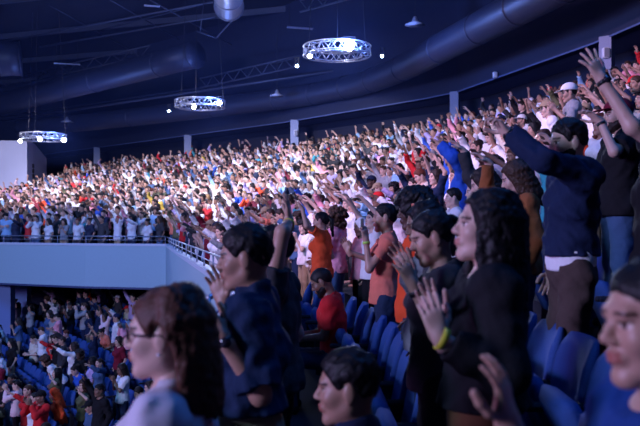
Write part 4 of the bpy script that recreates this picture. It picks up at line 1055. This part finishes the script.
def mass(name, label, L):
    av, af, ac, n = [], [], [], 0
    for (d, x, y, z, yaw, blk, r, od) in L:
        lk = look([0, 0, 1, 2, 2, 3, 5, 5, 5, 6, 6, 7, 9, 9]) if blk != 'low' else look([0, 2, 3, 5, 9, 10, 11])
        v, f_, m = lowpoly(lk['ti'], lk['hair'] if lk['hair'] != 'cap' else 'short')
        c, s = math.cos(yaw), math.sin(yaw); q = v * lk['sc']
        q = np.stack([q[:, 0] * c - q[:, 1] * s + x, q[:, 0] * s + q[:, 1] * c + y, q[:, 2] + z], 1)
        pal = np.array([SKIN[lk['skin']], CLOTH[lk['top']], CLOTH[lk['bot']], CLOTH[lk['cap']] if lk['hair'] == 'cap' else HAIRC[lk['hairc']]])
        av.append(q); af.append(f_ + n); ac.append(pal[m]); n += len(q)
    v = np.concatenate(av); f_ = np.concatenate(af); c = np.concatenate(ac)
    me = fast_mesh(name, v, f_)
    a = me.color_attributes.new('own_colour', 'BYTE_COLOR' if False else 'FLOAT_COLOR', 'CORNER'); cc = np.ones((len(f_) * 3, 4), np.float32); cc[:, :3] = np.repeat(c, 3, axis=0); a.data.foreach_set('color', cc.ravel())
    m, nt, N, Lk, b = new_mat('crowd figures'); at_ = N.new('ShaderNodeAttribute'); at_.attribute_name = 'own_colour'; Lk.new(at_.outputs['Color'], b.inputs['Base Color']); b.inputs['Roughness'].default_value = .75
    me.materials.append(m); o = bpy.data.objects.new(name, me); link(o); tag(o, label, 'crowd', kind='stuff'); print(name, len(L), len(f_)); return o
mass('crowd', 'dense crowd of small standing figures filling the far balcony rows', [p for p in REST if p[5] != 'low'])
if any(p[5] == 'low' for p in REST): mass('crowd', 'small figures farther back in the lower hall under the far balcony', [p for p in REST if p[5] == 'low'])
# ------------------------------------------------------------------ light, camera
def spot(loc, to, col, energy, size=60, blend=.6, rad=.25):
    l = bpy.data.lights.new('stage_spot', 'SPOT'); l.color = col; l.energy = energy; l.spot_size = R(size); l.spot_blend = blend; l.shadow_soft_size = rad
    o = bpy.data.objects.new('stage_spot', l); o.location = loc; o.rotation_euler = (Vector(to) - Vector(loc)).to_track_quat('-Z', 'Y').to_euler(); link(o); return o
def area(loc, to, col, energy, sx, sy):
    l = bpy.data.lights.new('wash_or_fill', 'AREA'); l.shape = 'RECTANGLE'; l.size = sx; l.size_y = sy; l.color = col; l.energy = energy
    o = bpy.data.objects.new('wash_or_fill', l); o.location = loc; o.rotation_euler = (Vector(to) - Vector(loc)).to_track_quat('-Z', 'Y').to_euler(); link(o); return o
HAZE = .0011
W = bpy.data.worlds.new('world'); scene.world = W; W.use_nodes = True
W.node_tree.nodes['Background'].inputs[0].default_value = (.03, .16, .9, 1); W.node_tree.nodes['Background'].inputs[1].default_value = .02
Z = EZ
for s_, t_, e_ in ((4.6, .55, 9000), (5.5, .5, 11000), (6.2, .5, 15000), (6.9, .5, 16000), (7.5, .45, 17000), (8.1, .42, 18000), (8.7, .38, 16000)):
    q = plan(s_, t_); dr = unit(V(-20 - q[0], 0 - q[1])) * 14; spot((q[0] + dr[0], q[1] + dr[1], Z + 9.3), (q[0], q[1], Z + zfar(t_) + 1.5), (.86, .79, 1), e_ * .66, 42, .6)
spot((-8, 8, Z + 9), (4.5, 17, Z + 1.2), (.90, .58, 1), 8500, 50)
area((-22, -5, Z + 5), (0, 8, Z), (.62, .26, .92), 3600, 8, 5)
area((-20, -6, Z + 6), (-8, 29, Z - 1.5), (.30, .60, .92), 3900, 6, 4)
area((-12, 20, Z + 9), (-9, 25, 0), (.08, .28, 1.0), 1000, 8, 4)  # unseen overhead blue fill, added as ambient over the lower hall
area((3, 5, Z + 8), (2, 6, 0), (.03, .22, 1.0), 300, 6, 4)  # added blue fill above the near rows, rims hair tops and lifts seats
for (px, py, d, e) in ((349, 46, 26.4, 900), (219, 103, 36, 500), (64, 140, 41, 500)):
    c = at(px, py, d - .3); spot(c, (c[0] * .6 - 1, c[1] - 16, Z - 1.0), (.7, .78, 1), e * 3, 80)
    l = bpy.data.lights.new('lamp_glow', 'POINT'); l.energy = e * 1.0; l.color = (.15, .28, 1); l.shadow_soft_size = .2; o = bpy.data.objects.new('lamp_glow', l); o.location = c + V(0, -.2, .1); link(o)
if HAZE:
    m = bpy.data.materials.new('stage haze'); m.use_nodes = True; N = m.node_tree.nodes; N.clear(); vo = N.new('ShaderNodeVolumeScatter'); ou = N.new('ShaderNodeOutputMaterial')
    vo.inputs['Color'].default_value = (.16, .28, 1, 1); vo.inputs['Density'].default_value = HAZE; vo.inputs['Anisotropy'].default_value = .25
    m.node_tree.links.new(vo.outputs[0], ou.inputs['Volume'])
    tag(MB().box((-14, 36, Z + 7.0), (56, 50, 8.2)).build('haze', m), 'thin blue stage haze hanging under the ceiling', 'haze', kind='stuff')
cam = bpy.data.cameras.new('camera'); co = bpy.data.objects.new('camera', cam); link(co)
co.location = (0, 0, EZ); co.rotation_euler = (R(90), 0, 0); cam.sensor_width = 36; cam.lens = 45; cam.shift_y = (HY - 213) / 640
cam.dof.use_dof = True; cam.dof.focus_distance = 9.5; cam.dof.aperture_fstop = 3.4; cam.clip_end = 300; cam.clip_start = .05
scene.camera = co
vs = scene.view_settings; vs.view_transform = 'Standard'; vs.look = 'None'; vs.gamma = 1; vs.use_curve_mapping = False; vs.exposure = 0
scene.cycles.use_denoising = True; scene.cycles.max_bounces = 5
